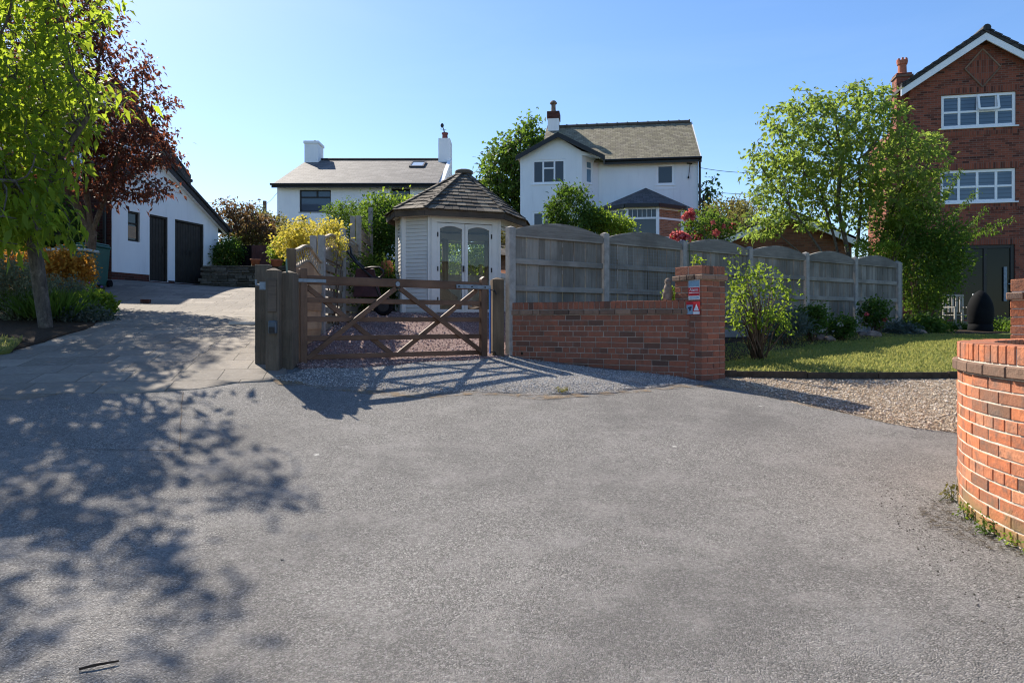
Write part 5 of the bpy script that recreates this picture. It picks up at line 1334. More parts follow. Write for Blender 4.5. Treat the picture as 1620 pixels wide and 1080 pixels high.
mb = MB(); mb.tube([wc_ - Vector((0, .03, 0)), wc_ + Vector((0, .03, 0))], .11, 16); mb.build('rim', M['iron'], wl)
# hose reel / pot glimpsed beside the summerhouse
X = -2.62; mb = MB(); mb.lathe(X, 14.3, [(.1, .85), (.14, 1.1), (.11, 1.28), (.03, 1.3)], 14); mb.tube([(X, 14.3, .2), (X, 14.3, .86)], .02, 6)
solo(mb.build('garden_lantern', M['terracotta']), 'small orange garden lantern beside the summerhouse wall', 'lantern')

# ------------------------------------------------------------------ trees
T = lambda *p: [Vector(q) for q in p]
z0 = gh(-7.24, 10.5)
tree('cherry_tree', 'fresh green cherry tree with grey slender trunk at the left edge of the drive', 'tree',
     [T((-7.15, 10.5, z0 - .1), (-7.24, 10.5, .4), (-7.3, 10.45, 1.1), (-7.32, 10.4, 1.7)), T((-7.35, 10.4, 1.7), (-6.8, 10.3, 2.5), (-6.4, 10.3, 3.1)), T((-7.35, 10.4, 1.7), (-7.7, 10.0, 2.6), (-7.6, 9.4, 3.4)), T((-7.35, 10.4, 1.7), (-7.0, 9.7, 1.9), (-6.7, 9.2, 1.9))],
     [(-7.7, 9.6, 2.7, 1.45, 1.5, 1.5, 1.25), (-8.1, 10, 4.4, 1.5, 1.6, 1.2, 1.2), (-6.15, 10.3, 3.35, .7, .6, .2, 1.0), (-6.4, 9.8, 2.2, .5, .7, .25, 1.0), (-6.7, 9.3, 1.3, .6, .8, .35, 1.5), (-7.0, 10.7, 5.0, .7, .8, .45, .6), (-7.0, 9.0, 4.8, .6, .7, .3, .5), (-6.5, 9.1, 4.95, .55, .7, .3, .6), (-6.4, 8.4, 5.2, .8, .9, .4, .5), (-7.2, 8.2, 5.0, 1.0, 1.0, .5, .6), (-6.25, 10.5, 5.2, .35, .4, .18, 1.0), (-6.3, 10.2, 5.2, .5, .5, .2, .8), (-5.75, 10.2, 2.75, .35, .4, .15, 1.5), (-8.0, 11.6, 3.8, 1.0, 1.0, 1.1)],
     1250, .16, .2, .1, M['lf_cherry'], M['bark_grey'], 3, per=13, L=.155, W=.07, frac=.8, spread=.12, thr=.012, droop=.5)
z0 = gh(-9.9, 16)
tree('plum_tree', 'dark purple leaved plum tree in front of the white garage', 'tree',
     [T((-9.85, 16, z0 - .1), (-9.9, 16, 1.5), (-9.85, 16, 2.1)), T((-9.85, 16, 2.1), (-10.4, 15.9, 3.2), (-10.8, 15.8, 4.6), (-11, 15.8, 6)), T((-9.85, 16, 2.1), (-9.3, 15.8, 3.2), (-8.9, 15.6, 4.3)), T((-9.85, 16, 2.1), (-9.9, 15.8, 3.4), (-9.7, 15.7, 5))],
     [(-10.2, 15.8, 4.5, 1.8, 1.6, 1.6), (-11.0, 15.8, 6.7, 1.5, 1.6, 1.7), (-8.85, 15.6, 4.2, 1.2, 1.0, .8, 1.5), (-8.45, 15.5, 5.5, .4, .5, .95, 1.8), (-9.2, 15.5, 6.6, .5, .5, .7), (-9.5, 15.5, 7.3, .35, .4, .8), (-7.75, 15.4, 5.0, .35, .4, .22, 2), (-7.8, 15.4, 3.7, .5, .4, .3, 2), (-8.0, 15.4, 3.0, .5, .5, .3, 1.5), (-9.6, 15.6, 6.2, .75, .9, .8), (-9.1, 15.6, 3.1, .9, .9, .5), (-8.1, 15.5, 4.75, .45, .4, .2), (-9.6, 15.6, 7.6, .4, .5, .7)],
     1700, .17, .2, .115, M['lf_plum'], M['bark_brown'], 5, per=19, frac=.75, L=.115, W=.06, spread=.11, thr=.012, droop=.35)
z0 = gh(8.7, 17.6)
tree('rowan_tree', 'airy light green multi stemmed rowan tree behind the end of the fence', 'tree',
     [T((8.7, 17.7, z0 - .1), (8.65, 17.7, .9), (8.3, 17.6, 2.2), (7.9, 17.5, 3.4)), T((8.8, 17.7, z0 - .1), (8.9, 17.7, 1.4), (9.0, 17.6, 3.0), (8.9, 17.5, 4.2)), T((8.9, 17.6, z0 - .1), (9.2, 17.6, 1.2), (9.7, 17.6, 2.6), (10.0, 17.6, 3.4)), T((8.6, 17.6, z0 - .1), (8.2, 17.6, 1.5), (7.2, 17.4, 2.8)), T((8.75, 17.6, z0 - .1), (8.7, 17.6, 1.6), (8.4, 17.6, 3), (8.5, 17.6, 4.6)), T((8.7, 17.7, z0 - .1), (8.0, 17.6, 1.3), (6.9, 17.5, 2.2))],
     [(8.3, 17.5, 4.3, 2.1, 1.5, 1.5), (6.9, 17.4, 3.4, 1.0, 1.1, 1.0), (10.0, 17.6, 3.7, 1.15, 1.1, 1.4), (7.4, 17.4, 5.2, 1.0, 1.0, .8), (9.0, 17.5, 5.5, 1.0, .9, .75), (6.3, 17.4, 2.5, .6, .8, .5), (6.3, 17.3, 4.0, .5, .7, .4), (10.6, 17.5, 4.4, .5, .6, .6), (8.6, 17.5, 2.9, 1.5, 1.0, .6, .6), (9.7, 17.5, 2.7, .9, .8, .6, .4)],
     1650, .16, .19, .085, M['lf_rowan'], M['bark_grey'], 7, per=14, L=.14, W=.066, frac=.8, flatz=.5, spread=.12, thr=.0085, droop=.2)
tree('ash_tree', 'big green tree rising between the cottage and the white house', 'tree',
     [T((.2, 42, 3), (.2, 42, 6.5), (.1, 42, 9)), T((.2, 42, 6), (-1, 42, 8)), T((.2, 42, 6), (1.3, 42, 8.4))],
     [(.1, 42, 8.6, 2.2, 2, 2.9), (1.0, 42, 10.8, 1.5, 1.4, 1.5), (-.8, 42, 7.2, 1.5, 1.5, 2.4), (-.9, 42, 10.6, .8, .8, 1.0), (.2, 42, 5.6, 2.0, 1.6, 1.6)],
     900, .36, .42, .26, M['lf_mid'], M['bark_grey'], 9, per=26, L=.28, W=.17, spread=.3, thr=.03)
tree('ash_tree', 'thin wispy green tree just right of the white house drainpipe', 'tree',
     [T((11.0, 37, 2.5), (10.9, 37, 4.5), (10.7, 37, 6)), T((11, 37, 4), (11.8, 37, 5.4))],
     [(10.7, 37, 6.4, .7, .7, 1.5), (11.6, 37, 5.4, 1.1, .8, 1.0), (12.4, 37, 4.8, 1.0, .8, .5)], 200, .3, .38, .1, M['lf_mid'], M['bark_grey'], 10, per=14, L=.22, W=.13, spread=.2, thr=.02)
tree('garage_tree', 'small rusty brown leaved tree at the far corner of the garage', 'tree',
     [T((-10.05, 25, 1.3), (-10.05, 25, 2.8), (-10.1, 25, 3.6)), T((-10.05, 25, 2.6), (-9.5, 25, 3.4))],
     [(-10.0, 25, 3.7, 1.0, .9, .75), (-9.3, 25, 3.3, .75, .7, .6), (-10.4, 25, 4.2, .5, .5, .4)], 300, .2, .24, .08, M['lf_rust'], M['bark_brown'], 11, per=20, L=.13, W=.07, spread=.12, thr=.012)

def sh(name, label, px, py, D, rx, ry, rz, n, per, L, W, leaf, seed, zb=None, cat='shrub', more=(), **k):
    c = at(px, py, D); b = (c.x, c.y, gh(c.x, c.y) if zb is None else zb)
    return shrub(name, label, cat, b, [(c.x, c.y, c.z, rx, ry, rz)] + [(*at(*m[:3]), *m[3:]) for m in more], n, per, L, W, leaf, seed, **k)

# behind the trellis and the stone wall
sh('golden_shrub', 'bright golden yellow shrub spilling over the trellis fence', 494, 376, 12.8, .5, .5, .26, 120, 34, .075, .035, M['lf_yellow'], 21, spread=.08, more=[(463, 390, 12.8, .28, .35, .2), (522, 372, 12.6, .2, .35, .2), (476, 366, 13.2, .35, .4, .16)])
sh('climbing_vine', 'yellowish vine hanging through the arched trellis', 527, 392, 11.4, .12, .75, .22, 40, 14, .06, .035, M['lf_yellow'], 22, spread=.06, cat='vine')
sh('laurel_hedge', 'dark green laurel mass between the fence top and the summerhouse', 612, 405, 16.6, .62, .9, 1.5, 330, 40, .1, .05, M['lf_dark'], 23, spread=.13, cat='hedge', more=[(600, 360, 16.8, .55, .6, .7), (580, 440, 16.2, .5, .6, .8)])
sh('lilac_bush', 'sunlit bright green bush top behind the summerhouse left edge', 606, 342, 17.6, .62, .6, .5, 120, 34, .1, .055, M['lf_bright'], 24, spread=.12, more=[(640, 338, 18, .5, .5, .4), (590, 362, 17.4, .4, .4, .5)])
sh('back_hedge', 'green hedge seen through the summerhouse glass', 742, 385, 20, 1.5, .7, .6, 200, 34, .11, .06, M['lf_bright'], 25, spread=.14, cat='hedge', more=[(742, 410, 19.6, 1.5, .6, .8)])
sh('conifer_shrub', 'small dark spiky shrub behind the golden shrub', 552, 352, 15, .34, .4, .5, 80, 34, .08, .025, M['lf_mid'], 26, spread=.07, more=[(530, 350, 15.2, .3, .3, .35)])
sh('pergola_vine', 'dark vine with lit tips over the far garden pergola', 425, 362, 27, .85, .7, .42, 130, 34, .13, .08, M['lf_olive'], 27, spread=.14, cat='vine', more=[(400, 372, 27, .5, .5, .35), (455, 375, 26, .6, .5, .4)])
sh('leafy_bush', 'tangled green bush on the stone wall beside the garage', 362, 402, 23.2, .42, .5, .5, 120, 30, .09, .05, M['lf_mid'], 28, spread=.1, zb=1.75)
sh('leafy_bush', 'pale olive bush behind the hung cloths', 400, 386, 25, .55, .5, .5, 110, 26, .1, .06, M['lf_olive'], 29, spread=.12, more=[(378, 392, 25, .5, .5, .5)])
sh('leafy_bush', 'yellow green bush between hung cloths and golden shrub', 447, 398, 22.6, .42, .5, .4, 90, 28, .09, .05, M['lf_bright'], 30, spread=.1, zb=1.75)
sh('leafy_bush', 'distant pale bush low on the skyline left of the utility pole', 395, 346, 44, 1.1, .8, .8, 90, 16, .2, .1, M['lf_silver'], 31, spread=.2, more=[(385, 362, 42, 1.4, .8, .7)])
sh('fern_clump', 'mid green ferny shrub at the foot of the laurel by the wheelbarrow', 585, 445, 14.2, .5, .5, .55, 130, 30, .1, .035, M['lf_mid'], 32, spread=.1, more=[(612, 462, 14.3, .35, .4, .4)])
sh('climbing_vine', 'thin dark green vine climbing the tall trellis post', 552, 440, 13.2, .2, .5, .45, 50, 22, .07, .04, M['lf_dark'], 33, spread=.08, cat='vine')
for k, (px, D) in enumerate(((424, 26), (432, 26), (446, 25.5))):
    p = at(px, 372, D); mb = MB(); mb.tube([(p.x, p.y, 1.4), (p.x, p.y, p.z + .2)], .09, 8)
    solo(mb.build('pergola_post', M['bark_brown']), 'dark timber pergola post under the far vine', 'post', 'pergola posts under the far vine')

# behind the long fence
sh('photinia_shrub', 'tall dark green shrub with reddish tips above the fence before the white house', 905, 338, 13.4, .42, .5, .5, 170, 30, .085, .036, M['lf_dark'], 41, spread=.075, more=[(893, 312, 13.4, .2, .3, .25), (935, 350, 13.4, .28, .3, .3), (885, 350, 13.4, .25, .4, .4), (918, 306, 13.4, .1, .2, .16)], nst=20)
sh('privet_shrub', 'bright lime green shrub above the fence below the bay sunroom', 965, 356, 13.6, .28, .4, .18, 90, 26, .075, .04, M['lf_bright'], 42, spread=.07, more=[(985, 360, 13.6, .22, .3, .14), (948, 348, 13.6, .16, .3, .18)])
rose = sh('rose_bush', 'rose bush with pink blooms rising over the fence', 1118, 358, 13.6, .4, .4, .3, 100, 20, .065, .04, M['lf_mid'], 43, spread=.07, more=[(1085, 372, 13.6, .14, .3, .12), (1090, 345, 13.6, .08, .2, .14), (1140, 368, 13.6, .3, .3, .25)], nst=26, blooms=(M['petal_pink'], 7, .075, 'bloom'))
for k, (px, py) in enumerate(((1066, 373), (1076, 371), (1088, 377), (1072, 377), (1087, 340), (1094, 335), (1083, 343), (1095, 343), (1081, 374), (1128, 352), (1145, 358))):
    c = at(px, py, 12.15 if py > 360 else 13.2); rg = np.random.default_rng(60 + k); u = rg.normal(size=(40, 3)); u /= np.linalg.norm(u, axis=1, keepdims=True)
    s = (.07 if py > 360 else .06) * (.7 if px > 1110 else 1)
    leaf_mesh('bloom', np.array(c) + u * s * .3, u, s, s, M['petal_pink'], rose, rg, .1, .3)
mb = MB(); a = at(1090, 372, 12.1); mb.tube([(a.x, a.y, 1.5), (a.x - .02, a.y - .1, 1.2), (a.x + .0, a.y - .14, .75)], .008, 5); mb.build('hanging_stem', M['stem_green'], rose)
sh('hedge_bush', 'olive green bushes between the rose and the grey roofed house', 1150, 345, 24, 1.0, .8, .6, 150, 26, .11, .06, M['lf_olive'], 45, spread=.14, more=[(1185, 338, 25, .6, .6, .5), (1165, 362, 23, 1.0, .6, .5)])
# climber and dark shrubs by the brick house
M['lf_climb'] = leafmat('climber_leaf', [(.028, .065, .014), (.055, .11, .022), (.1, .16, .032)], (.24, .38, .04), .4)
sh('climber_bush', 'dense green climber covering the far end of the fence beside the brick house', 1460, 425, 17.3, .85, .6, 1.15, 420, 32, .085, .045, M['lf_climb'], 46, spread=.13, more=[(1430, 370, 17.3, .6, .6, .6), (1495, 400, 17.3, .6, .6, 1.0), (1400, 395, 17.0, .7, .5, .25), (1450, 345, 17.5, .5, .4, .4)], nst=16)
sh('climber_bush', 'sunlit lime green foliage draped over the last fence panels', 1385, 392, 16.6, .62, .3, .15, 90, 26, .08, .04, M['lf_bright'], 47, spread=.08, more=[(1430, 352, 17.0, .35, .3, .3), (1440, 310, 17.6, .25, .3, .4)])
rg = np.random.default_rng(8)
sp_ = thing('wisteria_sprays', 'long arching green sprays reaching across the brick house wall', 'climber', tuple(at(1490, 430, 18.2)))
mb = MB(); PP = []; DD = []
for (x0_, y0_), (x1_, y1_), sag in (((1480, 400), (1600, 348), -14), ((1480, 380), (1545, 305), -10), ((1470, 360), (1520, 270), -8), ((1490, 390), (1575, 365), -8), ((1460, 350), (1500, 255), -6), ((1500, 400), (1560, 330), -6)):
    pts = []
    for t in np.linspace(0, 1, 14):
        p = at(x0_ + (x1_ - x0_) * t, y0_ + (y1_ - y0_) * t + sag * 4 * t * (1 - t) * .6, 18.3 + 1.2 * t); pts.append(p)
        if t > .15:
            for _ in range(20): PP.append(np.array(p) + rg.normal(0, .045, 3)); DD.append(rg.normal(0, .8, 3) + (0, 0, -.4))
    mb.tube(pts, [.012] * 7 + [.006] * 7, 5)
mb.build('stem', M['bark_brown'], sp_); leaf_mesh('foliage', np.array(PP), np.array(DD), .085, .035, M['lf_mid'], sp_, rg)

# front garden border
sh('apple_bush', 'loose pale green young apple bush beside the signed brick pier', 1200, 470, 10.1, .42, .38, .5, 130, 11, .07, .034, M['lf_bright'], 51, spread=.06, shell=.35, cat='shrub', nst=40,
   more=[(1225, 500, 9.9, .3, .3, .25), (1172, 455, 10.0, .25, .25, .3), (1240, 462, 10.1, .2, .2, .16), (1246, 505, 9.9, .22, .25, .2), (1160, 480, 9.9, .15, .2, .3), (1150, 420, 10.2, .16, .2, .12), (1170, 405, 10.3, .2, .2, .06), (1215, 425, 10.2, .15, .2, .14), (1165, 500, 9.8, .2, .25, .3)])
sh('leafy_sprig', 'small bright leafy sprig poking up behind the wall beside the pier', 1062, 468, 9.5, .1, .1, .1, 16, 14, .06, .032, M['lf_bright'], 52, spread=.03, cat='plant', nst=6, shell=.1)
sh('leafy_sprig', 'tiny sprig showing above the cap of the signed pier', 1098, 413, 9.9, .09, .1, .03, 7, 8, .06, .032, M['lf_bright'], 53, spread=.03, cat='plant', nst=6, shell=.1)
sh('lavender_bush', 'grey green lavender bush against the fence right of the apple bush', 1243, 515, 12.0, .36, .35, .2, 110, 26, .1, .018, M['lf_blue'], 54, spread=.06, up=.9)
sh('hebe_bush', 'small very dark rounded shrub at the fence foot', 1282, 505, 12.6, .26, .25, .22, 90, 26, .07, .03, M['lf_dark'], 55, spread=.06)
sh('rose_plant', 'low rose plant with a white flower in front of the fence post', 1328, 518, 13.0, .26, .25, .17, 60, 20, .065, .04, M['lf_dark'], 56, spread=.06, blooms=(M['petal_white'], 3, .05, 'bloom'))
sh('rose_plant', 'taller red tinged rose plant against the last fence panel', 1385, 495, 14.2, .26, .25, .26, 60, 22, .07, .04, M['lf_dark'], 57, spread=.07, blooms=(M['petal_pink'], 3, .045, 'bloom'), nst=16)
sh('border_plant', 'low blue green border plant near the right hand rocks', 1420, 524, 15.0, .4, .3, .14, 70, 22, .08, .04, M['lf_blue'], 58, spread=.07)
sh('border_plant', 'broad dark green plants under the climber', 1455, 520, 16.2, .65, .35, .25, 130, 24, .1, .045, M['lf_dark'], 59, spread=.08)
sh('border_plant', 'green and copper potted border plants beside the black cover', 1588, 518, 18.6, .32, .3, .2, 70, 22, .08, .04, M['lf_mid'], 60, spread=.07, more=[(1600, 522, 18.2, .25, .25, .16)])
sh('border_plant', 'dark plants with white flowers in front of the garden chair', 1510, 520, 18.6, .4, .3, .12, 70, 22, .07, .04, M['lf_dark'], 61, spread=.07, blooms=(M['petal_white'], 8, .04, 'bloom'))
rr = random.Random(31)
for k, (px, py, D, s) in enumerate(((1298, 532, 12.9, .13), (1312, 534, 12.8, .12), (1368, 528, 13.9, .13), (1382, 531, 13.8, .15), (1458, 533, 15.5, .12))):
    p = at(px, py, D); zg = gh(p.x, p.y) + .07; mb = MB(); mb.blob((p.x, p.y, zg + s * .3), (s, s * .8, s * .6), rr, 2, .16)
    solo(mb.build('border_rock', M['stone'], smooth=False), ['rough brown rock at the lawn edge below the dark hebe', 'brown rock touching the hebe rock on its right', 'dark brown rock below the white flowered rose', 'larger pinkish rock below the tall rose plant', 'isolated pale rock under the climber'][k], 'rock', 'rocks along the lawn edge')
# left bed
sh('beech_hedge', 'clipped copper orange hedge in front of the green bins', 103, 432, 14.2, .42, .5, .46, 220, 34, .08, .05, M['lf_copper'], 71, spread=.09, cat='hedge', shell=.6, more=[(40, 428, 14.2, .6, .5, .42), (118, 428, 14.2, .3, .4, .38)])
sh('cotoneaster_shrub', 'grey green small leaved shrub at the left picture edge', 25, 462, 11.4, .52, .5, .46, 240, 34, .05, .026, M['lf_silver'], 72, spread=.08, more=[(5, 445, 11.6, .5, .5, .42)])
sh('pale_shrub', 'pale pinkish grey small leaved shrub below the copper hedge', 100, 462, 12.8, .42, .4, .22, 120, 34, .045, .024, M['lf_silver'], 73, spread=.07)
sh('border_plant', 'lime green leafy plant at the paved drive edge', 148, 487, 12.6, .32, .35, .2, 90, 24, .1, .06, M['lf_bright'], 74, spread=.06)
sh('border_plant', 'low blue grey plants spilling towards the paving', 130, 503, 11.6, .42, .4, .17, 110, 24, .06, .03, M['lf_blue'], 75, spread=.07)
p = at(85, 500, 11.5); spikes('iris_clump', 'dark green strappy iris leaves at the foot of the cherry trunk', 'plant', (p.x, p.y, gh(p.x, p.y)), .38, .35, 750, .46, .026, M['lf_mid'], 76, .35)
p = at(50, 490, 11.8); spikes('iris_clump', 'grassy dark leaves left of the cherry trunk', 'plant', (p.x, p.y, gh(p.x, p.y)), .5, .4, 700, .45, .028, M['lf_mid'], 77, .35)
p = at(128, 452, 13.5); spikes('bluebell_clump', 'purple flower spikes beside the teal bin', 'plant', (p.x, p.y, gh(p.x, p.y)), .15, .15, 60, .55, .03, M['lf_mid'], 78, .2, flower=M['petal_purple'])
sh('dark_hedge', 'tall dark hedge filling the left edge behind the cherry', 10, 350, 17.5, 1.6, .9, 1.6, 420, 30, .12, .06, M['lf_dark'], 79, spread=.2, cat='hedge', more=[(60, 370, 18.2, 1.2, .7, 1.2)])
# wheelie bins
def wheelie(px, D, label, hgt=1.07):
    X = (px - 810) / 1080 * D; zb = gh(X, D); t = thing('wheelie_bin', label, 'bin', (X, D, zb), 'green bins by the garage'); mb = MB()
    a, b = .25, .29; vs = []
    for z, s in ((zb + .04, .82), (zb + hgt - .1, 1.0)): vs += [(X - a * s, D - b * s, z), (X + a * s, D - b * s, z), (X + a * s, D + b * s, z), (X - a * s, D + b * s, z)]
    mb.add(vs, [(0, 3, 2, 1), (4, 5, 6, 7), (0, 1, 5, 4), (1, 2, 6, 5), (2, 3, 7, 6), (3, 0, 4, 7)]); mb.build('body', M['bin_green'], t, bevel=.02)
    mb = MB(); mb.box(X - .28, X + .28, D - .33, D + .3, zb + hgt - .1, zb + hgt - .05); mb.prism([(-.3, zb + hgt - .05), (.28, zb + hgt - .05), (.24, zb + hgt), (-.24, zb + hgt - .02)], X - .26, X + .26, 'x') if False else None
    mb.box(X - .26, X + .26, D - .3, D + .26, zb + hgt - .05, zb + hgt); mb.build('lid', M['bin_green'], t, bevel=.02)
    mb = MB(); mb.tube([(X - .22, D + .33, zb + hgt - .1), (X + .22, D + .33, zb + hgt - .1)], .018, 8); mb.build('handle', M['bin_green'], t)
    for s in (-1, 1): mb = MB(); mb.tube([(X + s * .2, D + .28, zb + .1), (X + s * .26, D + .28, zb + .1)], .1, 14); mb.build('wheel', M['black_fabric'], t)
wheelie(120, 15.9, 'teal green wheelie bin between copper hedge and plum trunk'); wheelie(148, 16.9, 'teal green wheelie bin half hidden behind the plum trunk')
X = (108 - 810) / 1080 * 15.2; zb = gh(X, 15.3); t = thing('storage_box', 'low garden storage box with a pale lid behind the copper hedge', 'box', (X, 15.2, zb))
mb = MB(); mb.box(X - .55, X + .45, 15.0, 15.5, zb - .1, 1.56); mb.build('body', M['bin_green'], t, bevel=.02); mb = MB(); mb.box(X - .6, X + .5, 14.96, 15.54, 1.563, 1.63); mb.build('lid', M['bin_lid'], t, bevel=.02)
# garden furniture by the brick house
c = at(1551, 530, 17.6); zb = gh(c.x, c.y) + .06
t = thing('garden_cover', 'tall egg shaped black cover standing on the far lawn', 'cover', (c.x, c.y, zb))
mb = MB(); mb.lathe(c.x, c.y, [(.27, zb), (.285, zb + .02), (.27, zb + .2), (.25, zb + .22)], 24); mb.build('base', M['black_fabric'], t, smooth=True)
mb = MB(); pr_ = [(r, zb + .18 + h * .9) for r, h in ((.25, 0), (.275, .08), (.29, .2), (.298, .32), (.295, .44), (.28, .56), (.255, .66), (.22, .76), (.175, .85), (.12, .92), (.06, .97), (.01, 1.0))]; mb.lathe(c.x, c.y, pr_, 28); mb.build('cover', M['black_fabric'], t, smooth=True)
c = at(1517, 512, 19.5); zb = .0
t = thing('garden_chair', 'pale slatted garden chair half hidden behind the black cover', 'chair', (c.x, c.y, zb - .2)); X, Y = c.x, c.y
mb = MB()
for k in range(5): mb.box(X - .25 + k * .11, X - .25 + k * .11 + .05, Y + .25, Y + .28, .3, .75)
mb.box(X - .28, X + .28, Y + .24, Y + .29, .75, .81); mb.build('backrest', M['grey_paint'], t)
mb = MB()
for k in range(5): mb.box(X - .28, X + .28, Y - .25 + k * .1, Y - .25 + k * .1 + .075, .2, .225)
mb.build('seat', M['grey_paint'], t)
for sx in (-.27, .27):
    for sy in (-.25, .26): mb = MB(); mb.box(X + sx - .025, X + sx + .025, Y + sy - .025, Y + sy + .025, -.25, .42 if sy < 0 else .8); mb.build('leg', M['grey_paint'], t)
    mb = MB(); mb.box(X + sx - .035, X + sx + .035, Y - .28, Y + .24, .42, .45); mb.build('armrest', M['grey_paint'], t)
c = at(1540, 482, 20.5); mb = MB(); mb.bar((c.x - .1, c.y, .2), (c.x + .02, c.y, .62), .03, .03); mb.box(c.x - .02, c.x + .2, c.y - .02, c.y + .02, .6, .86)
solo(mb.build('garden_lamp', M['sign_white']), 'small white topped post light behind the black cover', 'lamp')
c = at(1588, 498, 19.6); mb = MB(); mb.lathe(c.x, c.y, [(.12, gh(c.x, c.y)), (.17, gh(c.x, c.y) + .3), (.15, gh(c.x, c.y) + .3)], 14)
solo(mb.build('flower_pot', M['black_fabric']), 'dark planter at the foot of the deck by the patio door', 'pot')
# figure on the wall
q = FW((2.32, .1, 0)); mb = MB(); zt_ = .288
mb.lathe(q.x, q.y, [(.052, zt_), (.055, zt_ + .02), (.05, zt_ + .1), (.058, zt_ + .15), (.045, zt_ + .2), (.034, zt_ + .215), (.045, zt_ + .24), (.04, zt_ + .275), (.015, zt_ + .295)], 16)
for s in (-1, 1): mb.blob((q.x + s * .02 - .01, q.y - .04, zt_ + .245), (.012, .012, .012), rr, 1, 0)
mb.blob((q.x - .05, q.y + .01, zt_ + .06), (.02, .03, .08), rr, 1, .1); mb.blob((q.x + .045, q.y, zt_ + .1), (.02, .03, .07), rr, 1, .1)
o = solo(mb.build('stone_owl', M['figure'], smooth=True), 'small weathered stone bird figure on the low brick wall', 'ornament')
# kerb edging of the lawn
mb = MB()
mb.box(2.66, 2.947, 8.93, 9.02, -1.0, gh(2.8, 9) + .09)
for k in range(14): a = 2.95 + k * .93; mb.box(a + .003, a + .925, 8.96, 9.02, gh(a, 9) - .15, gh(a + .45, 9) + .095)
ke = mb.build('lawn_edging', M['edging'], bevel=.006); solo(ke, 'dark edging strip between the lawn and the gravel', 'edging')
# bits on the drive
c = at(230, 486, 15.2); mb = MB(); zb = gh(c.x, c.y); mb.box(c.x - .09, c.x + .1, c.y - .05, c.y + .06, zb, zb + .085); solo(mb.build('loose_brick', M['brick_dark'], bevel=.008), 'single dark brick lying on the paved drive', 'brick')
c = at(397, 507, 11.6); zb = gh(c.x, c.y); mb = MB(); mb.box(c.x - .28, c.x + .3, c.y - .25, c.y + .22, zb - .02, zb + .03); solo(mb.build('pale_slab', M['pale_stone'], bevel=.008), 'pale stone slab on the paved drive beside the gate post', 'slab')
c = at(155, 1048, 2.62); zb = gh(c.x, c.y) + .01; mb = MB(); mb.tube([(c.x - .06, c.y - .02, zb), (c.x - .01, c.y + .002, zb + .005), (c.x + .06, c.y + .035, zb + .004)], [.005, .006, .004], 6); solo(mb.build('twig', M['stick']), 'short dark twig on the tarmac at the lower left', 'twig')
def patch_weed(name, label, x, y, n, h, w, leaf, seed, r=.05):
    z = gh(x, y); return shrub(name, label, 'weed', (x, y, z), [(x, y, z + h * .5, r, r, h * .55)], n, 9, w * 1.6, w, leaf, seed, spread=.016, shell=.1, stem=M['stem_green'], nst=8, up=.4, sr=.2)
def wallpt(deg, r=RW + .05): return CXW + r * math.cos(R(deg)), CYW + r * math.sin(R(deg))
for k, (dg_, n, h, lf, lb) in enumerate(((163, 8, .08, 'lf_bright', 'green weed at the curved wall foot below the twiggy weed'), (151, 9, .1, 'lf_olive', 'dry twiggy weed at the far foot of the curved wall'), (171, 10, .09, 'lf_mid', 'dark leafy weed midway along the curved wall foot'), (177, 5, .04, 'lf_bright', 'small bright weed in a crack near the right edge'), (182, 10, .13, 'lf_bright', 'tallest bright weed at the right picture edge'))):
    x, y = wallpt(dg_, RW + .035); patch_weed('weed', lb, x, y, n, h, .014, M[lf], 90 + k)
x, y = .55, 7.75; patch_weed('weed', 'flat yellow green weed at the gravel edge before the brick wall', x, y, 14, .025, .013, M['lf_olive'], 99, .09)
# moss and grit patch beside the curved wall
mp = []
for k in range(22): a = R(150 + 34 * k / 21); r = RW + .03; mp.append((CXW + r * math.cos(a), CYW + r * math.sin(a)))
for k in range(22): a = R(184 - 34 * k / 21); r = RW + .1 + .22 * math.sin(math.pi * k / 21) ** 1.5 * (1 - .2 * math.sin(k * 1.9)); mp.append((CXW + r * math.cos(a), CYW + r * math.sin(a)))
g = G('moss_grit'); n1 = g.noise(24, 6, .85); n2 = g.noise(70, 5, .8)
c_ = g.ramp(n2, [(.3, (.03, .022, .014)), (.55, (.1, .075, .04)), (.75, (.2, .17, .12))]); g.done(c_, .95, g.bump(n2, 1, .02), .1)
tr_ = g.add('BsdfTransparent'); mx = g.add('MixShader', {0: g.ramp(n1, [(.5, 0.0), (.6, .9)]), 1: tr_.outputs[0], 2: g.bs.outputs[0]}); g.nt.links.new(mx.outputs[0], g.out.inputs[0]); M['moss_grit'] = g.m
o = sheet('moss_patch', mp, .08, .009, M['moss_grit'], .012, 4, None, False)
g = G('brown_silt'); n1 = g.noise(5, 6, .75); n2 = g.noise(60, 5, .8)
c_ = g.ramp(n2, [(.3, (.18, .13, .08)), (.7, (.36, .265, .17))]); g.done(c_, .95, g.bump(n2, 1, .01), .1)
tr_ = g.add('BsdfTransparent'); mx = g.add('MixShader', {0: g.ramp(n1, [(.46, 0.0), (.6, .8)]), 1: tr_.outputs[0], 2: g.bs.outputs[0]}); g.nt.links.new(mx.outputs[0], g.out.inputs[0]); M['silt'] = g.m
sheet('silt_strip', EDGE + [(x, y - .16 - .06 * math.sin(x * 4.1)) for x, y in EDGE[::-1]], .1, .008, M['silt'], .012, 21, None, False)
def seam(pts, w=.007):
    pts = [np.array(q, float) for q in pts]; L_, R_ = [], []; rgs = np.random.default_rng(3)
    for a, b in zip(pts, pts[1:]):
        n = np.array([-(b - a)[1], (b - a)[0]]); n /= np.linalg.norm(n)
        for t in np.linspace(0, 1, 12): q = a + (b - a) * t + rgs.normal(0, .004, 2); L_.append(tuple(q + n * w / 2)); R_.append(tuple(q - n * w / 2))
    sheet('tarmac_seam', L_ + R_[::-1], .3, .004, M['silt_dark'], 0, 0, None, False)
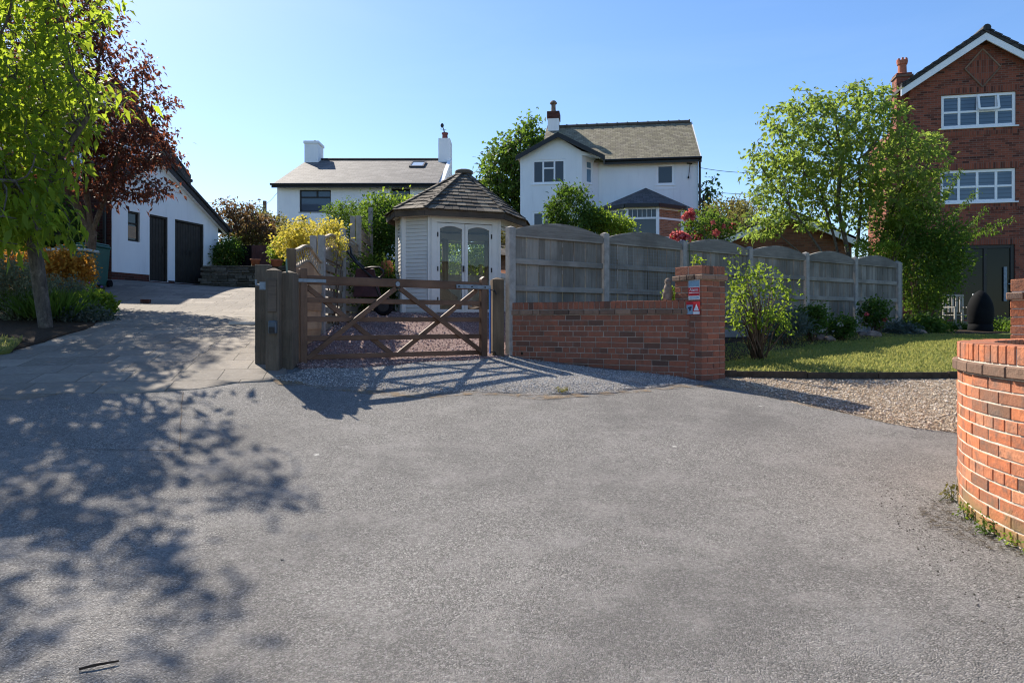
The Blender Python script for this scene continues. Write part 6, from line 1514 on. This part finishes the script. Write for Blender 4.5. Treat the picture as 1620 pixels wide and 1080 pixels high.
M['silt_dark'] = plain('seam_dirt', (.15, .12, .095), .95, .4, 20, .1)
seam([(-3.35, 6.95), (-2.66, 5.45), (-3.35, 5.35)])
def scatter(name, poly, n, smin, smax, mats, seed, lift=0.0, label=None):
    rg = np.random.default_rng(seed); P = np.array(poly); lo, hi = P.min(0), P.max(0); q = rg.uniform(lo, hi, (n * 6, 2)); q = q[inside(poly, q)][:n]; n = len(q)
    z = gz(q) + lift; s = rg.uniform(smin, smax, n) * rg.uniform(.6, 1.2, n)
    octv = np.array([(1, 0, 0), (-1, 0, 0), (0, 1, 0), (0, -1, 0), (0, 0, 1), (0, 0, -.6)], float); octf = np.array([(0, 2, 4), (2, 1, 4), (1, 3, 4), (3, 0, 4), (2, 0, 5), (1, 2, 5), (3, 1, 5), (0, 3, 5)])
    v = octv[None] * (rg.uniform(.6, 1.3, (n, 6, 1))); a = rg.uniform(0, 6.28, n); ca, sa = np.cos(a)[:, None], np.sin(a)[:, None]
    v = np.stack([v[..., 0] * ca - v[..., 1] * sa, v[..., 0] * sa + v[..., 1] * ca, v[..., 2] * .7], -1) * s[:, None, None] + np.c_[q, z + s * .25][:, None]
    f = (octf[None] + (np.arange(n) * 6)[:, None, None]).reshape(-1, 3)
    me = bpy.data.meshes.new(name); me.from_pydata(v.reshape(-1, 3).tolist(), [], f.tolist()); me.materials.append(mats); o = link_mesh(name, me); o['kind'] = 'stuff'; o['label'] = label; return o
def stonemat(name, cols):
    g = G(name); return g.done(g.mix(g.math('MULTIPLY', g.noise(90, 3), .3), g.ramp(g.isl, [(i / (len(cols) - 1), q) for i, q in enumerate(cols)]), (.2, .18, .16)), .85, None, .2)
M['st_buff'] = stonemat('loose_buff_stones', [(.24, .17, .11), (.46, .33, .21), (.58, .46, .33), (.7, .62, .52)])
M['st_grey'] = stonemat('loose_grey_stones', [(.2, .19, .18), (.38, .365, .35), (.5, .47, .43), (.64, .615, .58)])
M['st_pink'] = stonemat('loose_pink_stones', [(.2, .11, .1), (.36, .22, .2), (.45, .3, .27), (.55, .45, .42)])
M['st_dark'] = stonemat('loose_dark_grit', [(.04, .035, .03), (.08, .07, .06), (.2, .18, .16)])
scatter('loose_gravel', [(2.75, 8.25), (3.8, 6.6), (4.5, 6.1), (8.5, 6.5), (8.5, 8.9), (3, 8.9)], 18000, .007, .017, M['st_buff'], 1, .014, 'loose buff gravel stones on the right hand drive')
scatter('loose_gravel', rough_edge(apron, .3, .05, 8), 16000, .005, .012, M['st_grey'], 2, .01, 'loose grey stones on the apron before the gate')
scatter('loose_gravel', pink[:4] + [(1.5, 14), (-3, 14)] + pink[-2:], 9000, .009, .019, M['st_pink'], 3, .024, 'loose pink stones behind the gate')
scatter('road_grit', [(-6, 1.5), (4, 1.5), (3.2, 7), (-4, 7)], 420, .002, .007, M['st_dark'], 4, .002, 'dark grit scattered over the tarmac')
scatter('road_grit', [(1.9, 2.6), (2.75, 3.3), (2.9, 4.8), (2.7, 5.2), (2.3, 4.2)], 500, .002, .008, M['st_dark'], 6, .003, 'grit and debris near the curved wall')
# grass blades
def blades(name, poly, n, h, w, seed, lift, label):
    rg = np.random.default_rng(seed); P = np.array(poly); lo, hi = P.min(0), P.max(0); q = rg.uniform(lo, hi, (n * 4, 2)); q = q[inside(poly, q)][:n]
    p = np.c_[q, gz(q) + lift]; d = np.c_[rg.normal(0, .45, (len(q), 2)), np.ones(len(q))]
    o = leaf_mesh(name, p, d, h, w, M['grass'], None, rg, .15, .05, .5); o['kind'] = 'stuff'; o['label'] = label
blades('grass', [(2.9, 9.04), (10, 9.08), (12, 16), (9, 15.6), (4.5, 12.7), (2.4, 9.9)], 70000, .045, .012, 1, .066, 'short lawn grass beyond the gravel')
blades('grass', verge, 14000, .06, .012, 2, .04, 'grass of the verge at the left edge')
